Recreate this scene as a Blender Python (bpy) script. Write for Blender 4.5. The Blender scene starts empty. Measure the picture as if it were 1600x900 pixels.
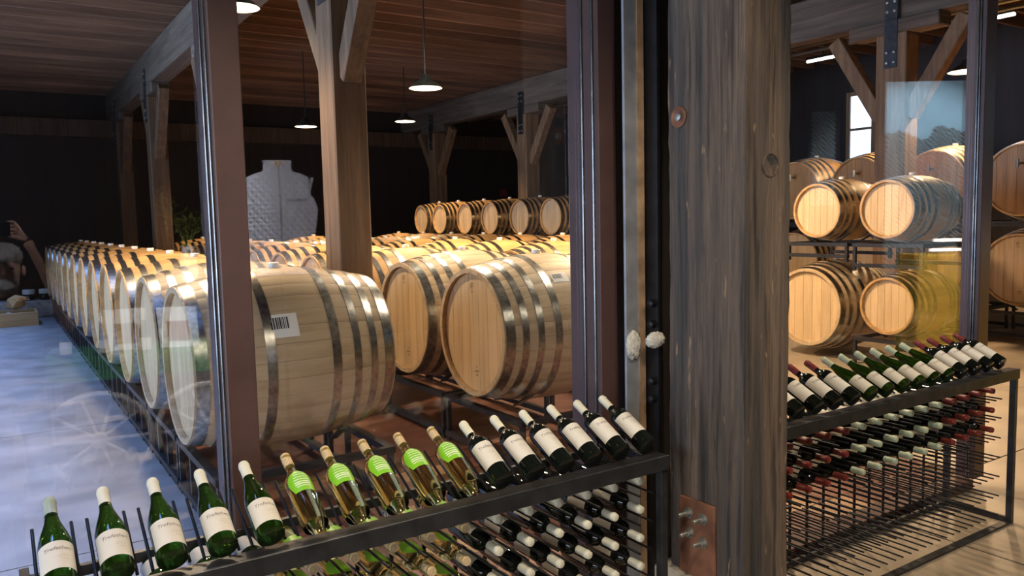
import bpy, bmesh, math, random
from math import sin, cos, pi, radians as R, atan2, sqrt
from mathutils import Vector, Matrix
random.seed(7)
SC = bpy.context.scene
COL = SC.collection

# ------------------------------------------------------------------ camera
CAM_H, YAW, PITCH, ROLL, FPX = 1.7, R(33.2), R(5.1), R(1.3), 1240.0
cd = bpy.data.cameras.new('camera'); cam = bpy.data.objects.new('camera', cd); COL.objects.link(cam)
cd.sensor_width = 36.0; cd.lens = 36.0 * FPX / 1600.0; cd.clip_start = 0.02; cd.clip_end = 200
_f = Vector((sin(YAW) * cos(PITCH), cos(YAW) * cos(PITCH), -sin(PITCH)))
_r0 = Vector((cos(YAW), -sin(YAW), 0)); _u0 = _r0.cross(_f)
_r = _r0 * cos(ROLL) - _u0 * sin(ROLL); _u = _r.cross(_f)
cam.matrix_world = Matrix(((_r.x, _u.x, -_f.x, 0), (_r.y, _u.y, -_f.y, 0), (_r.z, _u.z, -_f.z, CAM_H), (0, 0, 0, 1)))
SC.camera = cam
YG = 2.45                      # plane of the glass partition
def ray(px, py, d):            # point at depth d along a photo pixel
    return Vector((0, 0, CAM_H)) + (_f + _r * ((px - 800) / FPX) - _u * ((py - 450) / FPX)) * d
def mirrored(px, py, d):       # real place of a thing that the photo shows mirrored in the glass
    p = ray(px, py, d); return Vector((p.x, 2 * YG - p.y, p.z))

# ------------------------------------------------------------------ view, sky, daylight
SC.view_settings.view_transform = 'Standard'; SC.view_settings.look = 'None'
SC.view_settings.gamma = 1.0; SC.view_settings.use_curve_mapping = False
SC.view_settings.exposure = 0.3
w = bpy.data.worlds.new('sky'); SC.world = w; w.use_nodes = True
w.node_tree.nodes['Background'].inputs[0].default_value = (0.42, 0.62, 1.0, 1)
w.node_tree.nodes['Background'].inputs[1].default_value = 0.9

def area(name, loc, to, sx, sy, power, col):
    l = bpy.data.lights.new(name, 'AREA'); l.shape = 'RECTANGLE'; l.size = sx; l.size_y = sy
    l.energy = power; l.color = col
    o = bpy.data.objects.new(name, l); COL.objects.link(o); o.location = loc
    o.rotation_euler = (Vector(to) - Vector(loc)).to_track_quat('-Z', 'Y').to_euler(); return o
# daylight entering by the barn doors in the left wall (cellar side, shop side)
area('daylight_cellar_door', (-6.9, 9.0, 1.95), (2.4, 9.0, 5.2), 9.0, 3.2, 420, (0.50, 0.68, 1.0)).data.spread = R(80)
rl_ = area('aisle_blue_fill', (-0.75, 9.5, 4.66), (-1.35, 9.5, 0), 0.9, 14.0, 460, (0.25, 0.44, 1.0)); rl_.data.spread = R(75); rl_.rotation_euler = (0, R(9), 0)  # blue overhead light added below the closed ceiling to tint the aisle floor
area('daylight_shop_door', (-6.9, -1.0, 1.7), (0, -1.0, 1.4), 3.4, 3.0, 240, (0.86, 0.92, 1.0))

def spot(name, loc, to, power, col, ang=70, blend=0.6, rad=0.04):
    l = bpy.data.lights.new(name, 'SPOT'); l.energy = power; l.color = col
    l.spot_size = R(ang); l.spot_blend = blend; l.shadow_soft_size = rad
    o = bpy.data.objects.new(name, l); COL.objects.link(o); o.location = loc
    o.rotation_euler = (Vector(to) - Vector(loc)).to_track_quat('-Z', 'Y').to_euler(); return o
def point(name, loc, power, col, rad=0.06):
    l = bpy.data.lights.new(name, 'POINT'); l.energy = power; l.color = col; l.shadow_soft_size = rad
    o = bpy.data.objects.new(name, l); COL.objects.link(o); o.location = loc; return o
WARM = (1.0, 0.66, 0.36); SOFT = (1.0, 0.84, 0.64)

# ------------------------------------------------------------------ materials
def new_mat(name):
    m = bpy.data.materials.new(name); m.use_nodes = True
    nt = m.node_tree; b = nt.nodes['Principled BSDF']; return m, nt, b
def plain(name, col, rough=0.5, metal=0.0, var=0.0, scale=20, bump=0.0, **kw):
    m, nt, b = new_mat(name)
    b.inputs['Base Color'].default_value = (*col, 1); b.inputs['Roughness'].default_value = rough
    b.inputs['Metallic'].default_value = metal
    for k, v in kw.items(): b.inputs[k.replace('_', ' ')].default_value = v
    if var or bump:
        tc = nt.nodes.new('ShaderNodeTexCoord'); n = nt.nodes.new('ShaderNodeTexNoise')
        n.inputs['Scale'].default_value = scale; n.inputs['Detail'].default_value = 5
        nt.links.new(tc.outputs['Object'], n.inputs['Vector'])
        if var:
            r = nt.nodes.new('ShaderNodeValToRGB')
            r.color_ramp.elements[0].position = 0.3; r.color_ramp.elements[1].position = 0.7
            r.color_ramp.elements[0].color = (*[c * (1 - var) for c in col], 1)
            r.color_ramp.elements[1].color = (*[min(1, c * (1 + var)) for c in col], 1)
            nt.links.new(n.outputs['Fac'], r.inputs['Fac']); nt.links.new(r.outputs['Color'], b.inputs['Base Color'])
        if bump:
            bp = nt.nodes.new('ShaderNodeBump'); bp.inputs['Strength'].default_value = bump; bp.inputs['Distance'].default_value = 0.01
            nt.links.new(n.outputs['Fac'], bp.inputs['Height']); nt.links.new(bp.outputs['Normal'], b.inputs['Normal'])
    return m
def wood(name, cols, axis='X', stretch=12, scale=6, rough=0.6, bump=0.15, rnd=0.25, stave=None):
    """grain stretched along an axis of the object; tone varies from piece to piece"""
    m, nt, b = new_mat(name); N = nt.nodes; L = nt.links
    tc = N.new('ShaderNodeTexCoord'); oi = N.new('ShaderNodeObjectInfo')
    mp = N.new('ShaderNodeMapping'); s = [scale, scale, scale]; s['XYZ'.index(axis)] = scale / stretch
    mp.inputs['Scale'].default_value = s
    L.new(tc.outputs['Object'], mp.inputs['Vector'])
    off = N.new('ShaderNodeVectorMath'); off.operation = 'SCALE'; off.inputs[0].default_value = (13, 7, 5)
    L.new(oi.outputs['Random'], off.inputs['Scale']); L.new(off.outputs[0], mp.inputs['Location'])
    n = N.new('ShaderNodeTexNoise'); n.inputs['Scale'].default_value = 1.6; n.inputs['Detail'].default_value = 8
    n.inputs['Roughness'].default_value = 0.65; n.inputs['Distortion'].default_value = 0.4
    L.new(mp.outputs['Vector'], n.inputs['Vector'])
    r = N.new('ShaderNodeValToRGB'); e = r.color_ramp.elements
    e[0].position = 0.28; e[1].position = 0.74; e[0].color = (*cols[0], 1); e[1].color = (*cols[-1], 1)
    for i, c in enumerate(cols[1:-1]):
        q = r.color_ramp.elements.new(0.28 + 0.46 * (i + 1) / (len(cols) - 1)); q.color = (*c, 1)
    L.new(n.outputs['Fac'], r.inputs['Fac'])
    hsv = N.new('ShaderNodeHueSaturation'); L.new(r.outputs['Color'], hsv.inputs['Color'])
    mr = N.new('ShaderNodeMapRange'); mr.inputs['To Min'].default_value = 1 - rnd; mr.inputs['To Max'].default_value = 1 + rnd * 0.6
    L.new(oi.outputs['Random'], mr.inputs['Value'])
    val = mr.outputs['Result']
    if stave:   # staves of the far barrels: tone steps and thin dark joints round the X axis
        sx = N.new('ShaderNodeSeparateXYZ'); L.new(tc.outputs['Object'], sx.inputs[0])
        at = N.new('ShaderNodeMath'); at.operation = 'ARCTAN2'; L.new(sx.outputs['Y'], at.inputs[0]); L.new(sx.outputs['Z'], at.inputs[1])
        mu = N.new('ShaderNodeMath'); mu.operation = 'MULTIPLY'; mu.inputs[1].default_value = stave / (2 * pi); L.new(at.outputs[0], mu.inputs[0])
        fl = N.new('ShaderNodeMath'); fl.operation = 'FLOOR'; L.new(mu.outputs[0], fl.inputs[0])
        wn = N.new('ShaderNodeTexWhiteNoise'); wn.noise_dimensions = '1D'; L.new(fl.outputs[0], wn.inputs['W'])
        m2 = N.new('ShaderNodeMapRange'); m2.inputs['To Min'].default_value = 0.8; m2.inputs['To Max'].default_value = 1.1
        L.new(wn.outputs['Value'], m2.inputs['Value'])
        pr = N.new('ShaderNodeMath'); pr.operation = 'MULTIPLY'; L.new(val, pr.inputs[0]); L.new(m2.outputs[0], pr.inputs[1]); val = pr.outputs[0]
    L.new(val, hsv.inputs['Value']); L.new(hsv.outputs['Color'], b.inputs['Base Color'])
    b.inputs['Roughness'].default_value = rough
    bp = N.new('ShaderNodeBump'); bp.inputs['Strength'].default_value = bump; bp.inputs['Distance'].default_value = 0.006
    L.new(n.outputs['Fac'], bp.inputs['Height']); L.new(bp.outputs['Normal'], b.inputs['Normal'])
    return m
def glow(name, col, s):
    m, nt, b = new_mat(name); b.inputs['Base Color'].default_value = (*col, 1)
    b.inputs['Emission Color'].default_value = (*col, 1); b.inputs['Emission Strength'].default_value = s; return m

M = {}
M['oak'] = wood('oak_stave', [(0.37, 0.25, 0.135), (0.53, 0.385, 0.225), (0.62, 0.475, 0.30)], 'X', 10, 7, 0.5, 0.08, 0.06)
M['oak_far'] = wood('oak_staves_far', [(0.36, 0.20, 0.075), (0.54, 0.32, 0.125), (0.64, 0.41, 0.18)], 'X', 10, 7, 0.55, 0.08, 0.14, stave=28)
M['oak_head'] = wood('oak_head', [(0.46, 0.31, 0.16), (0.62, 0.44, 0.245), (0.68, 0.50, 0.30)], 'Z', 12, 9, 0.6, 0.06, 0.12)
M['oak_dark'] = wood('oak_head_dark', [(0.28, 0.14, 0.045), (0.43, 0.22, 0.075), (0.50, 0.27, 0.10)], 'Z', 12, 9, 0.5, 0.06, 0.12)
M['hoop'] = plain('galvanised_hoop', (0.44, 0.43, 0.40), 0.28, 1.0, 0.35, 30, 0.05)
M['bung'] = plain('white_bung', (0.85, 0.82, 0.75), 0.5)
M['paper'] = plain('paper', (0.85, 0.83, 0.78), 0.6)
M['ink'] = plain('ink', (0.02, 0.02, 0.02), 0.6)
M['stamp'] = plain('burnt_stamp', (0.10, 0.055, 0.025), 0.7)
M['black_steel'] = plain('black_steel', (0.018, 0.018, 0.02), 0.38, 0.6, 0.3, 25)
M['rack_steel'] = plain('rack_steel', (0.055, 0.057, 0.062), 0.42, 0.7, 0.35, 14, 0.05)
M['barrel_rack'] = plain('barrel_rack_steel', (0.03, 0.032, 0.038), 0.4, 0.3, 0.3, 20)
M['column'] = wood('weathered_timber', [(0.02, 0.018, 0.017), (0.055, 0.047, 0.041), (0.115, 0.094, 0.076), (0.07, 0.062, 0.056), (0.18, 0.155, 0.13)], 'Z', 22, 20, 0.75, 0.9, 0.05)
# broad warm and grey bands down the column, pale nicks
m = M['column']; nt = m.node_tree; N = nt.nodes; L = nt.links; b = N['Principled BSDF']
src = b.inputs['Base Color'].links[0].from_socket; tc = N.new('ShaderNodeTexCoord')
mp = N.new('ShaderNodeMapping'); mp.inputs['Scale'].default_value = (14, 14, 0.5); L.new(tc.outputs['Object'], mp.inputs[0])
n1 = N.new('ShaderNodeTexNoise'); n1.inputs['Scale'].default_value = 1.0; n1.inputs['Detail'].default_value = 3; L.new(mp.outputs[0], n1.inputs['Vector'])
r1 = N.new('ShaderNodeValToRGB'); r1.color_ramp.elements[0].position = 0.40; r1.color_ramp.elements[1].position = 0.62
r1.color_ramp.elements[0].color = (0.62, 0.64, 0.68, 1); r1.color_ramp.elements[1].color = (1.6, 1.36, 1.15, 1); L.new(n1.outputs['Fac'], r1.inputs[0])
mm = N.new('ShaderNodeMix'); mm.data_type = 'RGBA'; mm.blend_type = 'MULTIPLY'; mm.inputs['Factor'].default_value = 1.0
L.new(src, mm.inputs['A']); L.new(r1.outputs[0], mm.inputs['B'])
mp2 = N.new('ShaderNodeMapping'); mp2.inputs['Scale'].default_value = (38, 38, 9); L.new(tc.outputs['Object'], mp2.inputs[0])
n2 = N.new('ShaderNodeTexNoise'); n2.inputs['Scale'].default_value = 1.0; n2.inputs['Detail'].default_value = 2; L.new(mp2.outputs[0], n2.inputs['Vector'])
r2 = N.new('ShaderNodeValToRGB'); r2.color_ramp.elements[0].position = 0.69; r2.color_ramp.elements[1].position = 0.74
r2.color_ramp.elements[0].color = (0, 0, 0, 1); r2.color_ramp.elements[1].color = (1, 1, 1, 1); L.new(n2.outputs['Fac'], r2.inputs[0])
m3 = N.new('ShaderNodeMix'); m3.data_type = 'RGBA'; L.new(r2.outputs[0], m3.inputs['Factor']); L.new(mm.outputs['Result'], m3.inputs['A']); m3.inputs['B'].default_value = (0.30, 0.20, 0.12, 1)
L.new(m3.outputs['Result'], b.inputs['Base Color'])
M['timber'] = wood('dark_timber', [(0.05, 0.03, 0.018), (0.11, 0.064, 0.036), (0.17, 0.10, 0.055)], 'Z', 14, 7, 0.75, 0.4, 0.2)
M['timber_y'] = wood('beam_timber', [(0.06, 0.042, 0.03), (0.13, 0.095, 0.068), (0.21, 0.16, 0.12)], 'Y', 14, 7, 0.75, 0.4, 0.2)
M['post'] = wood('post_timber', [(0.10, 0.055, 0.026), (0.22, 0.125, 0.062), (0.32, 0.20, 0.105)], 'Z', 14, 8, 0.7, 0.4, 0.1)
M['post_shaded'] = wood('shaded_post_timber', [(0.05, 0.028, 0.014), (0.115, 0.066, 0.034), (0.19, 0.115, 0.062)], 'Z', 14, 8, 0.7, 0.4, 0.1)  # post timber darkened, standing in for shade on the near faces
M['joist'] = wood('joist_timber', [(0.10, 0.052, 0.03), (0.22, 0.115, 0.065), (0.34, 0.19, 0.11)], 'X', 20, 5, 0.8, 0.3, 0.3)
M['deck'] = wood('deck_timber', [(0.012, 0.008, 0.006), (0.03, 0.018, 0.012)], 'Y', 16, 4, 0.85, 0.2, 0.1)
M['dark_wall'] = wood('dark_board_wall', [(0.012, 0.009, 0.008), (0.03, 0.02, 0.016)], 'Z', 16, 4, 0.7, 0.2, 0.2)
M['shop_wall'] = wood('shop_board_wall', [(0.05, 0.035, 0.028), (0.10, 0.07, 0.05)], 'Z', 16, 4, 0.7, 0.2, 0.2)
M['rust'] = plain('rusty_plate', (0.23, 0.10, 0.055), 0.7, 0.25, 0.5, 9, 0.2)
M['bolt'] = plain('zinc_bolt', (0.35, 0.35, 0.31), 0.45, 0.8, 0.2, 60)
M['brown_frame'] = plain('brown_frame_paint', (0.085, 0.044, 0.038), 0.45, 0.1, 0.12, 10)
M['frame_steel'] = plain('frame_steel', (0.20, 0.21, 0.22), 0.22, 0.95, 0.3, 12)
M['raw_steel'] = plain('raw_steel', (0.36, 0.37, 0.39), 0.45, 0.55, 0.35, 7, 0.1)
M['rust_edge'] = plain('rusted_edge', (0.36, 0.23, 0.13), 0.7, 0.2, 0.4, 14, 0.1)
M['foam'] = plain('pale_filler', (0.60, 0.57, 0.50), 0.9, 0.0, 0.25, 60, 0.8)
M['concrete'] = plain('concrete', (0.30, 0.29, 0.28), 0.34, 0.0, 0.28, 2.2, 0.04)
M['concrete_tan'] = plain('tan_concrete', (0.36, 0.29, 0.21), 0.38, 0.0, 0.22, 2.5, 0.05)
M['concrete_red'] = plain('red_brown_floor', (0.15, 0.062, 0.042), 0.5, 0.0, 0.3, 5, 0.05)
M['plinth'] = plain('plinth_concrete', (0.40, 0.36, 0.30), 0.8, 0.0, 0.25, 12, 0.3)
def paver_mat(name, a, b_):
    return wood(name, [a, b_], 'X', 2, 14, 0.55, 0.1, 0.4)
M['paver'] = paver_mat('red_paver', (0.13, 0.045, 0.03), (0.22, 0.085, 0.055))
M['paver_lit'] = paver_mat('lit_patch_paver', (0.30, 0.17, 0.09), (0.40, 0.25, 0.14))  # tan tone stands in for patches of light on the red floor
M['grout'] = plain('grout', (0.10, 0.05, 0.035), 0.8)
M['enamel'] = plain('black_enamel', (0.012, 0.014, 0.013), 0.3)
M['lamp_in'] = glow('lamp_reflector', (1.0, 0.80, 0.52), 3.2)
M['bulb'] = glow('bulb', (1.0, 0.80, 0.55), 14)
M['tube'] = glow('strip_lamp', (1.0, 0.93, 0.82), 6)
M['sky_pane'] = glow('daylit_pane', (0.62, 0.78, 1.0), 1.9)
# bottle materials
def glassy(name, col, ior, rough=0.02, trans=1.0):
    return plain(name, col, rough, Transmission_Weight=trans, IOR=ior)
M['g_green'] = glassy('green_glass', (0.034, 0.10, 0.008), 1.40, 0.02, 0.85)
M['g_dark'] = glassy('dark_glass', (0.006, 0.008, 0.006), 1.52, 0.03, 0.0)
M['g_clear'] = glassy('pale_wine_glass', (0.86, 0.82, 0.36), 1.36, 0.01, 1.0)
M['cap_cream'] = plain('cream_capsule', (0.74, 0.71, 0.56), 0.42)
M['cap_mint'] = plain('pale_green_capsule', (0.56, 0.62, 0.42), 0.42)
M['cap_red'] = plain('dark_red_capsule', (0.20, 0.028, 0.022), 0.35)
M['cap_grey'] = plain('grey_green_capsule', (0.36, 0.42, 0.34), 0.4)
M['cork'] = plain('cork', (0.62, 0.46, 0.26), 0.8, 0.0, 0.25, 160, 0.2)
M['label'] = plain('cream_label', (0.74, 0.68, 0.56), 0.55)
M['label_white'] = plain('white_label', (0.76, 0.72, 0.64), 0.55)
M['label_green'] = plain('lime_label', (0.22, 0.56, 0.02), 0.4)
M['print_grey'] = plain('label_print', (0.20, 0.17, 0.14), 0.6)
M['print_faint'] = plain('label_faint_print', (0.50, 0.45, 0.37), 0.6)
M['print_white'] = plain('label_white_print', (0.80, 0.90, 0.66), 0.5)
# glass panes: real transmission and mirror reflection
m, nt, b = new_mat('window_glass'); nt.nodes.remove(b); N = nt.nodes; L = nt.links
tr = N.new('ShaderNodeBsdfTransparent'); tr.inputs[0].default_value = (0.97, 0.98, 0.985, 1)
gl = N.new('ShaderNodeBsdfGlossy'); gl.inputs['Roughness'].default_value = 0.0; gl.inputs[0].default_value = (1, 1, 1, 1)
fr = N.new('ShaderNodeFresnel'); ge = N.new('ShaderNodeNewGeometry'); im = N.new('ShaderNodeMapRange')
im.inputs['To Min'].default_value = 1.62; im.inputs['To Max'].default_value = 1 / 1.62
L.new(ge.outputs['Backfacing'], im.inputs['Value']); L.new(im.outputs[0], fr.inputs['IOR'])
mx = N.new('ShaderNodeMixShader'); L.new(fr.outputs[0], mx.inputs[0]); L.new(tr.outputs[0], mx.inputs[1]); L.new(gl.outputs[0], mx.inputs[2])
L.new(mx.outputs[0], N['Material Output'].inputs[0]); M['glass'] = m

# ------------------------------------------------------------------ mesh helpers
class MB:
    def __init__(s): s.v = []; s.f = []
    def add(s, v, f):
        o = len(s.v); s.v += [tuple(x) for x in v]; s.f += [tuple(i + o for i in q) for q in f]; return s
    def box(s, a, b):
        (x0, y0, z0), (x1, y1, z1) = a, b
        return s.add([(x0, y0, z0), (x1, y0, z0), (x1, y1, z0), (x0, y1, z0), (x0, y0, z1), (x1, y0, z1), (x1, y1, z1), (x0, y1, z1)],
                     [(3, 2, 1, 0), (4, 5, 6, 7), (0, 1, 5, 4), (1, 2, 6, 5), (2, 3, 7, 6), (3, 0, 4, 7)])
    def bar(s, p, q, wx, wz=None, up=(0, 0, 1)):       # rectangular bar from p to q
        wz = wz or wx; p = Vector(p); q = Vector(q); d = (q - p).normalized(); u = Vector(up)
        if abs(d.dot(u)) > 0.98: u = Vector((0, 1, 0))
        a = d.cross(u).normalized() * wx / 2; c = a.cross(d).normalized() * wz / 2
        v = [p - a - c, p + a - c, p + a + c, p - a + c, q - a - c, q + a - c, q + a + c, q - a + c]
        return s.add(v, [(3, 2, 1, 0), (4, 5, 6, 7), (0, 1, 5, 4), (1, 2, 6, 5), (2, 3, 7, 6), (3, 0, 4, 7)])
    def tube(s, pts, r, n=8, cap=True):
        pts = [Vector(p) for p in pts]; rs = r if isinstance(r, (list, tuple)) else [r] * len(pts); v = []; f = []
        pu = None
        for i, p in enumerate(pts):
            d = (pts[min(i + 1, len(pts) - 1)] - pts[max(i - 1, 0)]).normalized()
            if pu is None:
                pu = Vector((0, 0, 1)) if abs(d.z) < 0.9 else Vector((0, 1, 0))
            a = d.cross(pu).normalized(); c = a.cross(d).normalized(); pu = c
            for k in range(n):
                t = 2 * pi * k / n; v.append(p + a * cos(t) * rs[i] + c * sin(t) * rs[i])
        for i in range(len(pts) - 1):
            for k in range(n):
                k2 = (k + 1) % n; f.append((i * n + k, i * n + k2, (i + 1) * n + k2, (i + 1) * n + k))
        if cap: f.append(tuple(range(n - 1, -1, -1))); f.append(tuple((len(pts) - 1) * n + k for k in range(n)))
        return s.add(v, f)
    def lathe(s, prof, n=32, axis='Z', closed=False, cap0=True, cap1=True):   # prof: (radius, height)
        v = []; f = []; m = len(prof)
        for (r, h) in prof:
            for k in range(n):
                t = 2 * pi * k / n
                v.append((r * cos(t), r * sin(t), h) if axis == 'Z' else (h, r * cos(t), r * sin(t)))
        for i in range(m if closed else m - 1):
            j = (i + 1) % m
            for k in range(n):
                k2 = (k + 1) % n; f.append((i * n + k, i * n + k2, j * n + k2, j * n + k))
        if not closed:
            if cap0: f.append(tuple(range(n - 1, -1, -1)))
            if cap1: f.append(tuple((m - 1) * n + k for k in range(n)))
        return s.add(v, f)
    def mesh(s, name, mat, smooth=None, bevel=0.0):
        me = bpy.data.meshes.new(name); me.from_pydata(s.v, [], s.f); me.materials.append(M[mat] if isinstance(mat, str) else mat)
        bm = bmesh.new(); bm.from_mesh(me); bmesh.ops.recalc_face_normals(bm, faces=bm.faces)
        if bevel: bmesh.ops.bevel(bm, geom=bm.edges[:], offset=bevel, segments=1, affect='EDGES', profile=0.5)
        if smooth is not None:
            for fc in bm.faces: fc.smooth = True
            for e in bm.edges: e.smooth = (not e.is_boundary) and e.calc_face_angle(0) < R(smooth)
        bm.to_mesh(me); bm.free(); return me
def obj(name, me, parent=None, loc=(0, 0, 0), rot=None, mw=None):
    o = bpy.data.objects.new(name, me); COL.objects.link(o)
    if parent: o.parent = parent
    if mw is not None: o.matrix_local = mw
    else:
        o.location = loc
        if rot: o.rotation_euler = rot
    return o
def part(name, mb, mat, parent=None, smooth=None, bevel=0.0, **kw):
    return obj(name, mb.mesh(name, mat, smooth, bevel), parent, **kw)
def tag(o, label, cat, group=None):
    o['label'] = label; o['category'] = cat
    if group: o['group'] = group
    return o
def struct(o): o['kind'] = 'structure'; return o
def thing(name, label, cat, loc=(0, 0, 0), rot=(0, 0, 0), group=None, mw=None):
    o = obj(name, None, None, loc, rot, mw); o.empty_display_size = 0.1; return tag(o, label, cat, group)
def box(a, b): return MB().box(a, b)
ORD = ['first', 'second', 'third', 'fourth', 'fifth', 'sixth', 'seventh', 'eighth', 'ninth', 'tenth', 'eleventh', 'twelfth', 'thirteenth', 'fourteenth', 'fifteenth', 'sixteenth']

# ================================================================== STRUCTURE
X0, X1, Y0, Y1, ZB, ZT = -7.0, 15.0, -6.0, 21.0, 4.15, 4.72     # room, beam underside, joist underside
fl = struct(part('floor', box((X0, Y0, -0.25), (X1, Y1, -0.02)), 'grout'))
# concrete slabs of the aisle and the shop (saw cut joints between them)
def slab(x0, y0, x1, y1, mat):
    g = 0.006; part('slab', box((x0 + g, y0 + g, -0.02), (x1 - g, y1 - g, 0)), mat, fl)
ys = [2.6, 4.6, 7.6, 11.2, 15.2, 21.0]
for i in range(len(ys) - 1):
    for (xa, xb) in ((-7.0, -2.6), (-2.6, 0.95)): slab(xa, ys[i], xb, ys[i + 1], 'concrete')
    if i > 0:
        for (xa, xb) in ((0.95, 5.0), (5.0, 10.0), (10.0, 15.0)): slab(xa, max(ys[i], 5.0) if i == 1 else ys[i], xb, ys[i + 1], 'concrete_red' if xa < 4 and i < 3 else 'concrete_tan')
for (xa, xb) in ((5.17, 8.0), (8.0, 11.0), (11.0, 15.0)): slab(xa, 2.6, xb, 5.0, 'concrete_tan')
slab(0.95, 4.6 + 0.4, 1.0, 5.0, 'concrete')
for i, (xa, xb) in enumerate(((-7, -3), (-3, 0.5), (0.5, 4.0), (4.0, 7.5), (7.5, 11), (11, 15))):
    for (ya, yb) in ((-6, -2.5), (-2.5, 0.4), (0.4, 2.6)): slab(xa, ya, xb, yb, 'concrete_tan')
# red paver strip between the glass and the barrels
pm = [box((0, 0, -0.02), (0.394, 0.194, 0.0)).mesh('paver', k, None) for k in ('paver', 'paver_lit')]
for j in range(12):
    for i in range(16):
        x = 0.955 + i * 0.4 - (0.2 if j % 2 else 0)
        if x < 0.94: x = 0.955
        if x > 4.8: continue
        obj('paver', pm[1 if random.random() < 0.16 else 0], fl, (x, 2.6 + j * 0.2, 0.0 + random.uniform(-0.001, 0.001)))
# walls
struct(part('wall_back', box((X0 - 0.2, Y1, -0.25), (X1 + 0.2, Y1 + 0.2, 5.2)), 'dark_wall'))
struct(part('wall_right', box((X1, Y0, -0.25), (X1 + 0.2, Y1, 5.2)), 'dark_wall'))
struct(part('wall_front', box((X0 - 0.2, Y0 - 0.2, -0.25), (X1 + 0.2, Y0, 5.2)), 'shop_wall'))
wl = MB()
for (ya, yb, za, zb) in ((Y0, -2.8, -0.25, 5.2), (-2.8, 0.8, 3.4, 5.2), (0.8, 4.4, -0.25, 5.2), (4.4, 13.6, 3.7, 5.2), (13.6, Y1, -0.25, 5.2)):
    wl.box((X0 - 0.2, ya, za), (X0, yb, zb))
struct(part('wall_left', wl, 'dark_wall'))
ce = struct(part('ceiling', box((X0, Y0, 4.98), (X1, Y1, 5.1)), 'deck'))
jm = box((X0, -0.028, ZT), (X1, 0.028, 4.97)).mesh('joist', 'joist')
y = -5.7
while y < Y1 - 0.1:
    obj('joist', jm, ce, (0, y, 0)); y += 0.52
# girders on the post lines, running away from the glass
GIRD = {}
def girder(name, x, label, ya=Y0, yb=Y1):
    g = tag(part(name, box((x - 0.145, ya, ZB), (x + 0.145, yb, ZT - 0.002)), 'timber_y', None, None, 0.012), label, 'beam'); g['cx'] = x; GIRD[round(x if x < 10 else 10)] = g; return g
girder('ceiling_beam', 2.62, 'heavy timber girder running above the post line beside the aisle barrels')
girder('ceiling_beam', 10.2, 'heavy timber girder on the post line with the knee-braced posts far inside')
girder('ceiling_beam', -4.6, 'heavy timber girder over the open concrete aisle')
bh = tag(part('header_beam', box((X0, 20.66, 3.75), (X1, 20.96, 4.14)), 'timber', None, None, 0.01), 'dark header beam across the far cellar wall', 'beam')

# posts with bolsters and knee braces
def post(x, y, label, wx=0.30, wy=0.30, braces=True, plate=True, axis='Y', mat='post'):
    t = thing('timber_post', label, 'post', (x, y, 0), group='timber posts inside the cellar')
    part('shaft', box((-wx / 2, -wy / 2, 0), (wx / 2, wy / 2, ZB - 0.18)), mat, t, None, 0.012)
    part('bolster', box((-0.15, -0.62, ZB - 0.18), (0.15, 0.62, ZB - 0.003)), 'timber_y', t, None, 0.015)
    if braces:
        for s in (-1, 1):
            part('knee_brace', MB().bar((0, s * (wy / 2 - 0.02), ZB - 1.25), (0, s * 0.90, ZB - 0.11), 0.17, 0.19), mat, t, None, 0.01)
    if plate:
        p = part('steel_plate', box((-wx / 2 - 0.012, -0.09, ZB - 0.62), (-wx / 2, 0.09, ZB - 0.002)), 'rack_steel', t, None, 0.002)
        bm_ = MB().lathe([(0.022, 0), (0.022, 0.014), (0.012, 0.02)], 8, 'X').mesh('bolt', 'bolt', 40)
        for dy in (-0.05, 0.05):
            for dz in (-0.55, -0.42): obj('bolt', bm_, p, (-wx / 2 - 0.012, dy, ZB + dz), (0, 0, pi))
        g = GIRD[round(x)]; gx = g['cx'] - 0.145
        p2 = part('steel_plate', box((min(gx, x - wx / 2) - 0.012, y - 0.09, ZB + 0.002), (gx, y + 0.09, ZB + 0.3)), 'rack_steel', g, None, 0.002)
        for dy in (-0.05, 0.05):
            for dz in (0.1, 0.22): obj('bolt', bm_, p2, (min(gx, x - wx / 2) - 0.012, y + dy, ZB + dz), (0, 0, pi))
    return t
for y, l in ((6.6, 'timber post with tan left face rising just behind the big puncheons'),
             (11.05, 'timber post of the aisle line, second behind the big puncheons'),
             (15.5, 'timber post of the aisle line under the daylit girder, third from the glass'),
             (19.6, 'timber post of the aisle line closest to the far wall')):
    post(2.62, y, l, 0.30, 0.34, mat='post_shaded')
post(10.14, 6.11, 'tan timber post with bolted steel plate in front of the stacked casks', 0.30, 0.42)
for y, l in ((10.9, 'tan timber post behind the second tier of the long barrel row'),
             (14.8, 'orange-lit timber post with knee braces behind the long upper barrel row'),
             (19.1, 'slim-looking orange-lit post with knee braces beside the far end of the upper barrel row')):
    post(10.2, y, l, 0.36, 0.36)

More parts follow.
